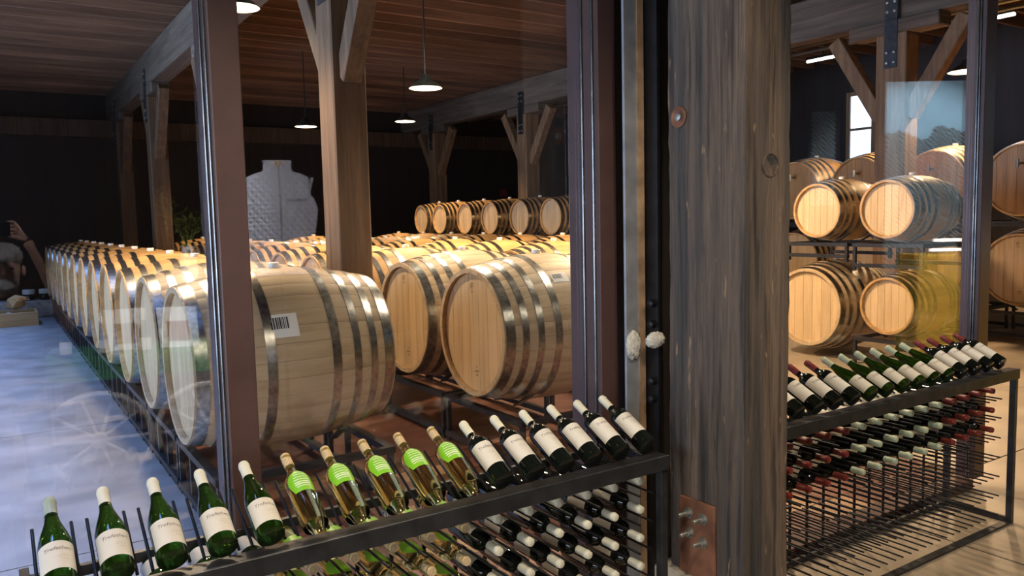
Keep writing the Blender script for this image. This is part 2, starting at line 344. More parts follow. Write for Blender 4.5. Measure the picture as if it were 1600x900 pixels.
# ------------------------------------------------------------------ foreground column
CX0, CX1, CY0, CY1 = 2.106, 2.353, 1.80, 2.152
colm = thing('timber_column', 'massive weathered grey-brown timber column standing between the two wine racks', 'column', ((CX0 + CX1) / 2, (CY0 + CY1) / 2, 0))
cx, cy = (CX0 + CX1) / 2, (CY0 + CY1) / 2
def rough_timber(x0, y0, x1, y1, z0, z1, amp=0.003, nz=60):
    mb = MB(); hw, hd = (x1 - x0) / 2, (y1 - y0) / 2; c = 0.008
    ring = []
    def side(a, b, n): return [tuple(a[i] + (b[i] - a[i]) * k / n for i in (0, 1)) for k in range(n)]
    ring = side((x0 + c, y0), (x1 - c, y0), 7) + side((x1 - c, y0), (x1, y0 + c), 1) + side((x1, y0 + c), (x1, y1 - c), 8) + side((x1, y1 - c), (x1 - c, y1), 1) + \
        side((x1 - c, y1), (x0 + c, y1), 5) + side((x0 + c, y1), (x0, y1 - c), 1) + side((x0, y1 - c), (x0, y0 + c), 8) + side((x0, y0 + c), (x0 + c, y0), 1)
    n = len(ring); rr = random.Random(3); base = [rr.gauss(0, amp * 0.7) for _ in range(n)]; v = []; f = []
    mx, my = (x0 + x1) / 2, (y0 + y1) / 2
    for k in range(nz + 1):
        z = z0 + (z1 - z0) * k / nz
        for i, (x, y) in enumerate(ring):
            d = 1 + (base[i] + rr.gauss(0, amp * 0.35) + 0.0015 * sin(z * 5 + i)) / max(hw, hd)
            v.append((mx + (x - mx) * d, my + (y - my) * d, z))
    for k in range(nz):
        for i in range(n):
            j = (i + 1) % n; f.append((k * n + i, k * n + j, (k + 1) * n + j, (k + 1) * n + i))
    f.append(tuple(range(n - 1, -1, -1))); f.append(tuple(nz * n + i for i in range(n)))
    return mb.add(v, f)
part('shaft', rough_timber(CX0 - cx, CY0 - cy, CX1 - cx, CY1 - cy, 0.36, ZT, 0.003, 90), 'column', colm, 30)
part('plinth', box((CX0 - cx - 0.05, CY0 - cy - 0.05, 0), (CX1 - cx + 0.05, CY1 - cy + 0.05, 0.36)), 'plinth', colm, None, 0.02)
# rusted plate on the face toward the rack, sloped top, four studs with nuts and washers
ya, yb = 1.914 + 0.015 - cy, 2.085 - cy
pl = MB(); xf = CX0 - cx
v = []
for xx in (xf - 0.014, xf - 0.001):
    v += [(xx, ya - 0.015, 0.36), (xx, yb, 0.36), (xx, yb, 0.650), (xx, ya - 0.015, 0.652)]
pl.add(v, [(0, 1, 2, 3), (7, 6, 5, 4), (0, 4, 5, 1), (1, 5, 6, 2), (2, 6, 7, 3), (3, 7, 4, 0)])
plate = part('steel_plate', pl, 'rust', colm, None, 0.002)
wash = MB().lathe([(0.021, 0), (0.021, 0.004), (0.009, 0.004)], 16, 'X').mesh('washer', 'bolt', 40)
nut = MB().lathe([(0.0145, 0.004), (0.0145, 0.017), (0.008, 0.018)], 6, 'X').mesh('nut', 'bolt', 20)
stud = MB().lathe([(0.0085, 0.01), (0.0085, 0.05), (0.0065, 0.053)], 12, 'X').mesh('stud', 'bolt', 40)
for (dy, dz) in ((2.037 - cy, 0.597), (1.965 - cy, 0.594), (2.03 - cy, 0.523), (1.965 - cy, 0.506)):
    for nm, me in (('washer', wash), ('nut', nut), ('stud', stud)):
        obj(nm, me, plate, (xf - 0.014, dy, dz), (0, 0, pi))
# countersunk bolt with rusty ring, and the round plug on the front face
ring = MB().lathe([(0.016, 0), (0.036, 0.002), (0.038, 0.007), (0.030, 0.010), (0.018, 0.004)], 20, 'X')
o = part('rusty_ring', ring, 'rust', colm, 40, loc=(xf, 2.09 - cy, 2.045), rot=(0, 0, pi))
part('bolt_end', MB().lathe([(0.015, 0), (0.014, 0.012), (0.006, 0.014)], 10, 'X'), 'bolt', colm, 40, loc=(xf, 2.09 - cy, 2.045), rot=(0, 0, pi))
part('round_plug', MB().lathe([(0.041, 0), (0.041, 0.003), (0.037, 0.005), (0.036, 0.002), (0.0, 0.002)], 28, 'Z'), 'column', colm, 40, loc=(2.241 - cx, CY0 - cy - 0.001, 1.857), rot=(pi / 2, 0, 0))

# ------------------------------------------------------------------ glass partition
def window(n, xa, xb, z0=0.06, z1=ZB):
    o = struct(part('window_%d' % n, box((xa, YG - 0.005, z0), (xb, YG + 0.005, z1)), 'glass')); return o
window(1, -6.9, -2.75); window(2, -2.65, 0.545); window(3, 0.63, 1.935); window(4, 2.2, 4.86)
tr_n = 0
def trim(mb, mat, bevel=0.003, smooth=None):
    global tr_n; tr_n += 1
    return struct(part('trim_%d' % tr_n, mb, mat, None, smooth, bevel))
trim(box((X0, YG - 0.06, 0), (4.86, YG + 0.06, 0.06)), 'brown_frame')
trim(box((X0, YG - 0.06, ZB), (X1, YG + 0.06, ZT)), 'brown_frame')
def mullion(xa, xb, front=0.10, back=0.08):
    t = trim(box((xa, YG - front, 0.06), (xb, YG + back, ZB)), 'brown_frame')
    # bright steel glazing beads on the side that faces the daylight
    for (yy, r) in ((YG - front + 0.03, 0.006), (YG - 0.016, 0.006)):
        part('glazing_bead', MB().tube([(xa - 0.002, yy, 0.06), (xa - 0.002, yy, ZB)], r, 8), 'frame_steel', t, 50)
    return t
mullion(-2.75, -2.65); mullion(0.545, 0.63)
mullion(1.935, 2.02, 0.11, 0.08); mullion(4.86, 4.98, 0.06, 0.05)
# steel channel beside the column, with its rusted edge and the pale filler
st = trim(box((2.0, 2.268, 0), (2.09, 2.28, ZB)), 'raw_steel', 0.001)
part('flange_edge', box((2.062, 2.262, 0), (2.092, 2.269, ZB)), 'rust_edge', st)
part('web', box((2.10, 2.20, 0), (2.112, 2.44, ZB)), 'black_steel', st)
part('recess_shade_board', box((2.113, 2.33, 0), (2.40, 2.352, ZB)), 'dark_wall', st)  # dark board added in place of the shaded recess beside the column
bo = MB().lathe([(0.016, 0), (0.016, 0.02), (0.008, 0.024)], 8, 'X').mesh('bolt', 'black_steel', 40)
for z in (1.28, 1.36, 1.06, 0.99): obj('bolt', bo, st, (2.10, 2.225, z), (0, 0, pi))
def lump(c, rx, ry, rz, seed):
    bm = bmesh.new(); bmesh.ops.create_icosphere(bm, subdivisions=4, radius=1); rr = random.Random(seed)
    for vv in bm.verts:
        k = 1 + rr.uniform(-0.12, 0.12); vv.co = Vector((vv.co.x * rx * k, vv.co.y * ry * k, vv.co.z * rz * k))
    [setattr(q, 'smooth', True) for q in bm.faces]; me = bpy.data.meshes.new('filler'); bm.to_mesh(me); bm.free(); me.materials.append(M['foam']); return me
obj('filler', lump(None, 0.036, 0.014, 0.055, 1), st, (2.03, 2.262, 1.20)); obj('filler', lump(None, 0.045, 0.02, 0.03, 2), st, (2.08, 2.195, 1.225))

# ================================================================== BARRELS
class Cask:
    """meshes of one barrel size; axis X, centred"""
    def __init__(s, D, Ln, nst=26, dark=False, body='oak_far'):
        s.D, s.L, s.n = D, Ln, nst; rb = D / 2; rh = rb * 0.845; s.rb, s.rh = rb, rh; s.dark = dark
        s.r = lambda x: rh + (rb - rh) * max(0.0, 1 - (2 * x / Ln) ** 2) ** 1.15
        ns = 16; xs = [-Ln / 2 + Ln * i / ns for i in range(ns + 1)]; th = 0.032
        # one stave: curved outer face with slightly eased edges, chime ends visible
        mb = MB(); v = []; f = []; w = pi / nst; cols = (-w * 0.985, -w * 0.9, 0, w * 0.9, w * 0.985)
        for x in xs:
            for k, a in enumerate(cols):
                rr = s.r(x) - (0.0007 if k in (0, 4) else 0); v.append((x, -rr * sin(a), rr * cos(a)))
            for a in (cols[4], cols[0]):
                rr = s.r(x) - th; v.append((x, -rr * sin(a), rr * cos(a)))
        for i in range(ns):
            for k in range(7):
                k2 = (k + 1) % 7; f.append((i * 7 + k, i * 7 + k2, (i + 1) * 7 + k2, (i + 1) * 7 + k))
        f.append(tuple(range(7))); f.append(tuple(ns * 7 + k for k in range(6, -1, -1)))
        s.stave = mb.add(v, f).mesh('stave', 'oak', 40)
        prof = [(s.r(x), x) for x in xs]
        prof = [(s.rh - 0.03, -Ln / 2 + 0.05), (s.rh - 0.022, -Ln / 2)] + prof + [(s.rh - 0.022, Ln / 2), (s.rh - 0.03, Ln / 2 - 0.05)]
        s.body = MB().lathe(prof, 40, 'X', cap0=False, cap1=False).mesh('body', body, 40)
        s.hoops = []
        for fr_, wd in ((0.925, 0.064), (0.74, 0.046), (0.55, 0.046), (0.32, 0.052)):
            for sg in (-1, 1):
                xc = sg * fr_ * Ln / 2; a, b = xc - wd / 2, xc + wd / 2; t = 0.0035
                p = [(s.r(a) - 0.002, a), (s.r(a) + t, a), (s.r(xc) + t, xc), (s.r(b) + t, b), (s.r(b) - 0.002, b)]
                s.hoops.append(MB().lathe(p, 48, 'X', closed=True).mesh('hoop', 'hoop', 40))
        ri = rh - 0.028; hx = -Ln / 2 + 0.035; hm = 'oak_dark' if dark else 'oak_head'
        s.head_back = MB().lathe([(ri, hx + 0.012), (ri, hx + 0.03)], 40, 'X').mesh('head', hm, 40)
        s.head_flat = MB().lathe([(ri, hx), (ri, hx + 0.02)], 40, 'X').mesh('head', hm, 40)
        s.head_far = MB().lathe([(ri, -hx - 0.02), (ri, -hx)], 40, 'X').mesh('head', hm, 40)
        s.boards = []; nb = 7
        for k in range(nb):
            a = -ri + 2 * ri * k / nb + 0.0016; b = -ri + 2 * ri * (k + 1) / nb - 0.0016
            pts = []
            for i in range(7):
                yy = a + (b - a) * i / 6; pts.append((yy, sqrt(max(0, ri * ri - yy * yy))))
            poly = pts + [(y_, -z_) for (y_, z_) in reversed(pts)]
            n = len(poly); v = [(hx, y_, z_) for y_, z_ in poly] + [(hx + 0.012, y_, z_) for y_, z_ in poly]
            f = [tuple(range(n)), tuple(range(2 * n - 1, n - 1, -1))] + [(i, (i + 1) % n, n + (i + 1) % n, n + i) for i in range(n)]
            s.boards.append(MB().add(v, f).mesh('board', hm))
        s.hx = hx
        s.bung = MB().lathe([(0.03, 0), (0.034, 0.02), (0.034, 0.034), (0.028, 0.038)], 14).mesh('bung', 'bung', 40)
def stamp_mesh(s=1.0):
    mb = MB()
    def seg(p, q, w=0.004): mb.bar((0, p[0] * s, p[1] * s), (0, q[0] * s, q[1] * s), w * s, 0.0008, (1, 0, 0))
    seg((-0.022, 0.02), (0.02, 0.022)); seg((0.0, 0.022), (-0.004, -0.02)); seg((0.008, 0.014), (0.026, 0.004)); seg((0.026, 0.004), (0.006, -0.004))
    seg((-0.024, 0.008), (-0.016, -0.004)); seg((0.012, -0.004), (0.02, -0.02)); seg((-0.016, -0.034), (0.018, -0.032), 0.003); seg((-0.01, -0.042), (0.012, -0.041), 0.003)
    return mb.mesh('head_stamp', 'stamp')
def stamp2_mesh():
    mb = MB()
    def seg(p, q, w=0.0035): mb.bar((0, p[0], p[1]), (0, q[0], q[1]), w, 0.0008, (1, 0, 0))
    seg((-0.006, 0.03), (0.008, 0.03)); seg((0.0, 0.036), (0.001, 0.024)); seg((-0.03, 0.008), (0.032, 0.0)); seg((-0.028, 0.0), (0.03, -0.008))
    seg((-0.008, -0.024), (0.01, -0.024)); seg((-0.008, -0.032), (0.01, -0.032)); seg((-0.008, -0.024), (-0.008, -0.032))
    return mb.mesh('head_stamp', 'stamp')
ST1, ST2 = stamp_mesh(), stamp2_mesh()
def curved_patch(rx, x0, x1, a0, a1, lift, mat, name, nx=6, na=6):    # patch on a cask surface, angle a from top toward -Y
    v = []; f = []
    for i in range(nx + 1):
        x = x0 + (x1 - x0) * i / nx
        for k in range(na + 1):
            a = a0 + (a1 - a0) * k / na; r = rx(x) + lift; v.append((x, -r * sin(a), r * cos(a)))
    for i in range(nx):
        for k in range(na): q = i * (na + 1) + k; f.append((q, q + 1, q + na + 2, q + na + 1))
    return MB().add(v, f).mesh(name, mat)
DEMI = Cask(1.06, 1.15, 34); STD = Cask(0.72, 0.95, 24); CASK = Cask(1.06, 1.15, 26, True)
NB = 0
def barrel(kind, xh, y, zb, label, group, staves=False, boards=False, bung=True, barcode=None, stamps=False, tap=False, hoops=True):
    """xh = plane of the head that faces the aisle, zb = underside of the belly"""
    c = kind; t = thing('oak_barrel', label, 'barrel', (xh + c.L / 2, y, zb), (0, 0, 0), group)
    up = (0, 0, c.rb); spin = random.uniform(0, 0.2)
    if staves:
        for k in range(c.n): obj('stave', c.stave, t, up, (2 * pi * k / c.n + spin, 0, 0))
    else: obj('body', c.body, t, up, (random.uniform(0, 6.28), 0, 0))
    for hm in c.hoops: obj('hoop', hm, t, up)
    if boards:
        h = obj('head', c.head_back, t, up)
        for bmesh_ in c.boards: obj('board', bmesh_, h)
    else: h = obj('head', c.head_flat, t, up)
    obj('head', c.head_far, t, up)
    if bung: obj('bung', c.bung, t, (0, 0, 2 * c.rb - 0.008))
    if stamps:
        obj('head_stamp', ST1, h, (c.hx - 0.0008, 0.02, c.rh * 0.72)); obj('head_stamp', ST2, h, (c.hx - 0.0008, -0.02, -c.rh * 0.62))
    if tap:
        p = part('tap', MB().tube([(c.hx, 0, 0), (c.hx - 0.14, 0, 0)], 0.016, 8).tube([(c.hx - 0.13, 0, -0.05), (c.hx - 0.13, 0, 0.05)], 0.02, 8), 'bolt', h, 40)
        p.location = (0, 0.0, c.rh * 0.45)
    if barcode:
        x0, x1, a0, a1 = barcode; lb = obj('barcode_label', curved_patch(c.r, x0, x1, a0, a1, 0.002, 'paper', 'barcode_label'), t, up)
        rr = random.Random(5); x = x0 + 0.012; mb = MB()
        while x < x1 - 0.05:
            wd = rr.choice((0.003, 0.005, 0.008)); n = 4; v = []
            for k in range(n + 1):
                a = a0 + (a1 - a0) * (0.14 + 0.5 * k / n)
                for xx in (x, x + wd): r = c.r(xx) + 0.003; v.append((xx, -r * sin(a), r * cos(a)))
            mb.add(v, [(2 * k, 2 * k + 1, 2 * k + 3, 2 * k + 2) for k in range(n)]); x += wd + rr.choice((0.004, 0.006))
        part('barcode', mb, 'ink', lb)
    return t
# steel cradle racks: one under each barrel
RACKM = {}
def barrel_rack(x0, x1, y, z0, h, span, label, group, detail=True):
    t = thing('barrel_rack', label, 'rack', ((x0 + x1) / 2, y, z0), group=group); hx, hy = (x1 - x0) / 2, span / 2 - 0.02
    key = (round(hx, 3), round(h, 3), round(hy, 3))
    if key not in RACKM:
        d = {}
        d['rail'] = box((-0.025, -hy, -0.02), (0.025, hy, 0.02)).mesh('rail', 'barrel_rack')
        d['post'] = box((-0.016, -0.016, 0), (0.016, 0.016, h - 0.04)).mesh('post', 'barrel_rack')
        d['cross_bar'] = box((-hx, -0.02, -0.02), (hx, 0.02, 0.02)).mesh('cross_bar', 'barrel_rack')
        d['cradle'] = MB().bar((0, -0.30, 0.10), (0, -0.12, 0.0), 0.05, 0.012).mesh('cradle', 'barrel_rack')
        RACKM[key] = d
    d = RACKM[key]
    for sx in (-hx + 0.025, hx - 0.025):
        for z in (0.06, h - 0.02): obj('rail', d['rail'], t, (sx, 0, z))
        for sy in ((-hy + 0.02, -hy / 3, hy / 3, hy - 0.02) if detail else (-hy + 0.02, hy - 0.02)): obj('post', d['post'], t, (sx, sy, 0.0))
    for sy in (-hy + 0.02, hy - 0.02): obj('cross_bar', d['cross_bar'], t, (0, sy, h - 0.02))
    for sx in (-hx * 0.55, hx * 0.55):
        for rz in (0, pi): obj('cradle', d['cradle'], t, (sx, 0, h - 0.0), (0, 0, rz))
    return t
ZR = 0.36; DY = 1.095; YR = 4.78
G1 = 'big oak puncheons in rows on low steel racks'
cols_ = ((0.84, 'in the row along the aisle', 0, 12), (2.77, 'in the second row from the aisle', 0, 11), (4.54, 'in the third row from the aisle', 1, 10), (6.31, 'in the fourth row from the aisle', 3, 10))
for ci, (xh, where, k0, k1) in enumerate(cols_):
    for k in range(k0, k1):
        y = YR + k * DY; near = (ci < 2 and k < 2)
        bc = None
        if ci == 0 and k == 0: bc = (-0.18, -0.02, 0.98, 1.24)
        if ci == 1 and k == 0: bc = (-0.13, 0.0, 0.70, 0.86)
        if k == 0: lb = 'pale oak puncheon with barcode label %s, closest to glass' % where.replace('lying ', '')
        else: lb = 'oak puncheon lying %s, %s from the glass' % (where, ORD[k])
        barrel(DEMI, xh, y, ZR + 0.012, lb, G1, staves=near, boards=(ci < 2 and k < 3) , barcode=bc, stamps=(ci == 1 and k < 2))
        barrel_rack(xh + 0.06, xh + 1.09, y, 0, ZR, DY, 'low steel barrel rack %s, %s from the glass' % (where, ORD[k]), 'low steel racks under the puncheons', detail=ci == 0)
# extra paper sheet on the top of the closest puncheon
# column of small barrels in two tiers facing the aisle (long row)
XC = 7.9; G2 = 'small oak barrels stacked in two tiers'
ups = (15.65, 14.8, 13.75, 12.8, 11.8, 10.85, 9.9, 9.1)
for i, y in enumerate(ups):
    barrel(STD, XC, y, 1.335, 'small oak barrel on the upper tier of the long row, %s from its far end' % ORD[i], G2, boards=True)
    barrel(STD, XC, y, 0.30, 'small oak barrel on the lower tier of the long row, %s from its far end' % ORD[i], G2)
    barrel_rack(XC + 0.05, XC + 0.9, y, 1.03, 0.30, 0.78, 'black steel rack carrying an upper barrel of the long row, %s from its far end' % ORD[i], 'steel racks between barrel tiers', detail=False)
    barrel_rack(XC + 0.05, XC + 0.9, y, 0, 0.29, 0.78, 'black steel rack on the floor below the long row, %s from its far end' % ORD[i], 'steel racks between barrel tiers', detail=False)
# group seen right of the column
barrel(STD, XC, 5.70, 1.335, 'small oak barrel on the upper tier beside the timber column, above the wide puncheon', G2, boards=True)
barrel(STD, XC, 4.85, 1.335, 'small oak barrel at the end of the upper tier near the glass', G2, boards=True)
barrel(STD, XC, 4.83, 0.31, 'small oak barrel on the lower tier near the glass, under the end one', G2, boards=True)
barrel(DEMI, XC, 5.82, 0.05, 'wide pale oak puncheon low on the floor beside the small barrels', G1, staves=True, boards=True)
barrel_rack(XC + 0.03, XC + 0.92, 4.86, 1.03, 0.30, 0.84, 'black steel rack under the end barrel of the upper tier', 'steel racks between barrel tiers', detail=False)
barrel_rack(XC + 0.03, XC + 0.92, 5.72, 1.12, 0.21, 0.84, 'black steel rack between the wide puncheon and a small barrel', 'steel racks between barrel tiers', detail=False)
barrel_rack(XC + 0.03, XC + 0.92, 4.84, 0, 0.30, 0.84, 'black steel floor rack under the lower small barrel near the glass', 'steel racks between barrel tiers', detail=False)
# stacked casks with taps behind the tan post
XD = 10.72; G3 = 'casks with taps stacked behind the braced post'
for i, y in enumerate((4.82, 5.93, 7.04, 8.15)):
    barrel(CASK, XD, y, 1.49, 'large amber cask with a metal tap on the upper tier, %s from the glass' % ORD[i], G3, boards=(i < 3), tap=True)
    barrel(DEMI, XD, y, ZR + 0.012, 'large oak cask on the lower tier behind the braced post, %s from the glass' % ORD[i], G3, boards=(i < 2), stamps=(i == 0))
    barrel_rack(XD + 0.06, XD + 1.09, y, 0, ZR, 1.1, 'steel floor rack under the tapped casks, %s from the glass' % ORD[i], 'racks of the tapped casks', detail=False)
    barrel_rack(XD + 0.06, XD + 1.09, y, 1.43, 0.05, 1.1, 'flat steel frame between the two cask tiers, %s from the glass' % ORD[i], 'racks of the tapped casks', detail=False)

# ================================================================== BOTTLES
BL = 0.285
def text_data(body, size, shear=0.25):
    c = bpy.data.curves.new('lettering', 'FONT'); c.body = body; c.size = size; c.shear = shear; c.align_x = 'CENTER'; c.resolution_u = 2
    o = bpy.data.objects.new('lettering', c); COL.objects.link(o)
    me = bpy.data.meshes.new_from_object(o.evaluated_get(bpy.context.evaluated_depsgraph_get()))
    v = [tuple(p.co) for p in me.vertices]; f = [tuple(p.vertices) for p in me.polygons]
    bpy.data.objects.remove(o); bpy.data.curves.remove(c); bpy.data.meshes.remove(me); return v, f
TXT = text_data('Trefethen', 0.0155)
def wrap(v, f, r, z0, mat, name):     # flat lettering wrapped round a bottle, centred on -Y
    return MB().add([(r * sin(x / r), -r * cos(x / r), z0 + y) for x, y, *_ in v], f).mesh(name, mat)
def sleeve(r, z0, z1, half, mat, name, n=20, shape=None):
    v = []; f = []; nz = 10 if shape else 1
    for j in range(nz + 1):
        q = j / nz; z = z0 + (z1 - z0) * q; h = half * (shape(q) if shape else 1)
        for k in range(n + 1):
            a = -h + 2 * h * k / n; v.append((r(z) * sin(a) if callable(r) else r * sin(a), -(r(z) if callable(r) else r) * cos(a), z))
    for j in range(nz):
        for k in range(n): q = j * (n + 1) + k; f.append((q, q + 1, q + n + 2, q + n + 1))
    return MB().add(v, f).mesh(name, mat, 60)
def fine_lines(r, rows, mat):
    mb = MB()
    for (z, a0, a1, h) in rows:
        n = 8; v = []
        for k in range(n + 1):
            a = a0 + (a1 - a0) * k / n; rr = r(z) if callable(r) else r
            v += [(rr * sin(a), -rr * cos(a), z), (rr * sin(a), -rr * cos(a), z + h)]
        mb.add(v, [(2 * k, 2 * k + 2, 2 * k + 3, 2 * k + 1) for k in range(n)])
    return mb.mesh('small_print', mat)
RB, RN = 0.037, 0.0138
BURG = [(0.030, 0.0), (0.0355, 0.002), (RB, 0.008), (RB, 0.120), (0.0355, 0.135), (0.031, 0.155), (0.0245, 0.178), (0.0185, 0.200), (0.0150, 0.220), (RN, 0.235), (RN, 0.268), (0.0150, 0.270), (0.0150, 0.276), (RN, 0.278), (0.0125, BL - 0.003)]
BORD = [(0.030, 0.0), (0.0345, 0.002), (0.036, 0.008), (0.0365, 0.150), (0.0360, 0.165), (0.0335, 0.178), (0.0275, 0.190), (0.0200, 0.199), (0.0155, 0.207), (RN, 0.218), (RN, 0.268), (0.0150, 0.270), (0.0150, 0.276), (RN, 0.278), (0.0125, BL - 0.003)]
def rad(prof):
    def g(z):
        for (r0, z0), (r1, z1) in zip(prof, prof[1:]):
            if z0 <= z <= z1 and z1 > z0: return r0 + (r1 - r0) * (z - z0) / (z1 - z0)
        return prof[-1][0]
    return g
rB, rD = rad(BURG), rad(BORD)
def capsule(prof, z0, mat):
    g = rad(prof); zs = [z0, z0 + 0.01, 0.236 if z0 < 0.236 else z0 + 0.015, 0.268, 0.270, 0.277, 0.279, BL - 0.001]
    p = [(g(z) + 0.0009, z) for z in sorted(set(zs))]
    p[-1] = (0.0135, BL); p.append((0.0118, BL + 0.0012))
    return MB().lathe(p, 20, cap0=False).mesh('capsule', mat, 40)
BM = {}
BM['glass_green'] = MB().lathe(BURG, 28).mesh('glass_body', 'g_green', 35)
BM['glass_dark_burg'] = MB().lathe(BURG, 28).mesh('glass_body', 'g_dark', 35)
BM['glass_dark'] = MB().lathe(BORD, 28).mesh('glass_body', 'g_dark', 35)
BM['glass_clear'] = MB().lathe(BORD[:-1] + [(0.0135, BL - 0.004)], 28).mesh('glass_body', 'g_clear', 35)
for c in ('cream', 'mint', 'grey'): BM['cap_burg_' + c] = capsule(BURG, 0.226, 'cap_' + c)
for c in ('cream', 'red'): BM['cap_bord_' + c] = capsule(BORD, 0.222, 'cap_' + c)
BM['cork'] = MB().lathe([(0.0136, 0.236), (0.0143, 0.24), (0.0146, BL - 0.004), (0.0135, BL + 0.001)], 18).mesh('cork', 'cork', 40)
BM['label_burg'] = sleeve(RB + 0.0006, 0.024, 0.108, 1.35, 'label', 'label')
BM['label_bord'] = sleeve(lambda z: rD(z) + 0.0006, 0.052, 0.152, 1.45, 'label_white', 'label')
BM['txt_burg'] = wrap(*TXT, RB + 0.0011, 0.080, 'print_grey', 'lettering')
BM['txt_bord'] = wrap(*TXT, 0.0365 + 0.0011, 0.122, 'print_grey', 'lettering')
BM['fine_burg'] = fine_lines(RB + 0.0011, [(0.064, 0.10, 0.62, 0.0011), (0.058, -0.05, 0.6, 0.0011), (0.050, 0.2, 0.62, 0.0011)], 'print_faint')
BM['fine_bord'] = fine_lines(0.0365 + 0.0011, [(0.102, -0.3, 0.35, 0.0011), (0.095, -0.2, 0.3, 0.0011)], 'print_faint')
oval = lambda q: 0.62 + 0.45 * sin(pi * min(1, q * 0.62 + 0.12)) if q < 0.75 else max(0.08, (1 - ((q - 0.62) / 0.40) ** 2)) ** 0.5
def drop(q):    # broad rounded top that tapers to a flat foot
    return max(0.06, sqrt(max(0.0, 1 - ((q - 0.42) / 0.585) ** 2))) if q > 0.42 else 0.72 + 0.28 * (q / 0.42)
BM['label_clear'] = sleeve(lambda z: rD(z) + 0.0008, 0.104, 0.190, 1.15, 'label_green', 'label', shape=drop)
BM['fine_clear'] = fine_lines(lambda z: rD(z) + 0.0014, [(0.176, -0.22, 0.22, 0.002), (0.166, -0.5, 0.5, 0.0022), (0.156, -0.55, 0.55, 0.0022), (0.146, -0.6, 0.6, 0.0026), (0.136, -0.6, 0.6, 0.0036), (0.128, -0.6, 0.6, 0.0044), (0.120, -0.55, 0.55, 0.003)], 'print_white')
def bottle(kind, cap, mw, label, group, name='wine_bottle', detail=True):
    t = thing(name, label, 'wine bottle', group=group, mw=mw)
    if kind in ('green', 'green_dim'):
        obj('glass_body', BM['glass_green' if kind == 'green' else 'glass_dark_burg'], t); obj('capsule', BM['cap_burg_' + cap], t); lb = obj('label', BM['label_burg'], t)
        if detail: obj('lettering', BM['txt_burg'], lb); obj('small_print', BM['fine_burg'], lb)
    elif kind == 'dark':
        obj('glass_body', BM['glass_dark'], t); obj('capsule', BM['cap_bord_' + cap], t); lb = obj('label', BM['label_bord'], t)
        if detail: obj('lettering', BM['txt_bord'], lb); obj('small_print', BM['fine_bord'], lb)
    else:
        obj('glass_body', BM['glass_clear'], t); obj('cork', BM['cork'], t); lb = obj('label', BM['label_clear'], t)
        if detail: obj('small_print', BM['fine_clear'], lb)
    return t
LEAN = R(63)
def leaning(x, y, z, spin=0): return Matrix.Translation((x, y, z)) @ Matrix.Rotation(-LEAN, 4, 'X') @ Matrix.Rotation(spin, 4, 'Z')
def lying(x, y, z, spin=0): return Matrix.Translation((x, y, z)) @ Matrix.Rotation(pi / 2, 4, 'X') @ Matrix.Rotation(pi + spin, 4, 'Z')

# ------------------------------------------------------------------ wine racks
ROD = {}
def rod_mesh(a, b, r=0.0042):
    return MB().tube([a, b], r, 8).mesh('rod', 'black_steel', 50)
def wine_rack(xa, xb, xs, rows, empty_rows, zrail, label, rod_y0=2.035):
    cxm = (xa + xb) / 2; t = thing('wine_rack', label, 'wine rack', (cxm, 2.2, 0))
    def bx(name, a, b, mat='rack_steel', bev=0.0015):
        return part(name, box((a[0] - cxm, a[1] - 2.2, a[2]), (b[0] - cxm, b[1] - 2.2, b[2])), mat, t, None, bev)
    for x in (xa, xb - 0.03):
        bx('post', (x, 2.0, 0.0), (x + 0.03, 2.03, zrail - 0.002)); bx('post', (x, 2.34, 0.0), (x + 0.03, 2.37, zrail - 0.05))
        bx('side_rail', (x + 0.004, 2.03, 0.0), (x + 0.026, 2.34, 0.03)); bx('side_rail', (x + 0.004, 2.03, zrail - 0.05), (x + 0.026, 2.34, zrail - 0.02))
    bx('front_rail', (xa, 1.992, zrail - 0.052), (xb, 1.999, zrail)); bx('shelf', (xa, 2.0, zrail - 0.008), (xb, 2.055, zrail - 0.001))
    bx('bottom_rail', (xa + 0.03, 2.0, 0.0), (xb - 0.03, 2.04, 0.012)); bx('back_rail', (xa + 0.03, 2.345, zrail - 0.08), (xb - 0.03, 2.365, zrail - 0.05))
    bx('back_rail', (xa + 0.03, 2.345, 0.0), (xb - 0.03, 2.365, 0.03))
    vb = box((-0.006, -0.004, 0.03), (0.006, 0.004, zrail - 0.05)).mesh('upright', 'black_steel')
    rl = rod_mesh((0, rod_y0 - 2.2, 0), (0, 2.362 - 2.2, 0)); rt = rod_mesh((0, 0, 0), (0, 0.215 * sin(LEAN), 0.215 * cos(LEAN)))
    for x in xs:
        obj('upright', vb, t, (x - cxm, 2.357 - 2.2, 0))
        for s in (-1, 1):
            obj('rod', rt, t, (x + s * 0.0425 - cxm, 2.05 - 2.2, zrail + 0.010))
            for z in rows + empty_rows: obj('rod', rl, t, (x + s * 0.03 - cxm, 0, z - 0.0295))
    return t
LX = [0.08 + 0.12 * i for i in range(16)]; LROWS = [0.74, 0.635, 0.53, 0.425]; ZRL = 0.852
wine_rack(0.0, 1.95, LX, LROWS, [], ZRL, 'black steel wine rack holding the clear bottles with lime labels')
RX = [4.375 - 0.128 * i for i in range(15)]; RROWS = [0.715, 0.612, 0.505]; EROWS = [0.40, 0.295, 0.19, 0.085]; ZRR = 0.842
wine_rack(2.44, 4.5, sorted(RX), RROWS, EROWS, ZRR, 'black steel wine rack with empty lower rods and red-capped bottles')
GT = {'green': 'green bottles leaning on the top of the rack', 'clear': 'clear bottles with lime labels on the rack top', 'dark': 'dark bottles leaning on the rack top'}
def base_at(x, zr, r=0.037):      # base centre so that the lower base rim stands on the shelf just behind the front rail
    return (x, 2.003 + r * cos(LEAN) * 1.0 + 0.004, zr + r * sin(LEAN) + 0.001)
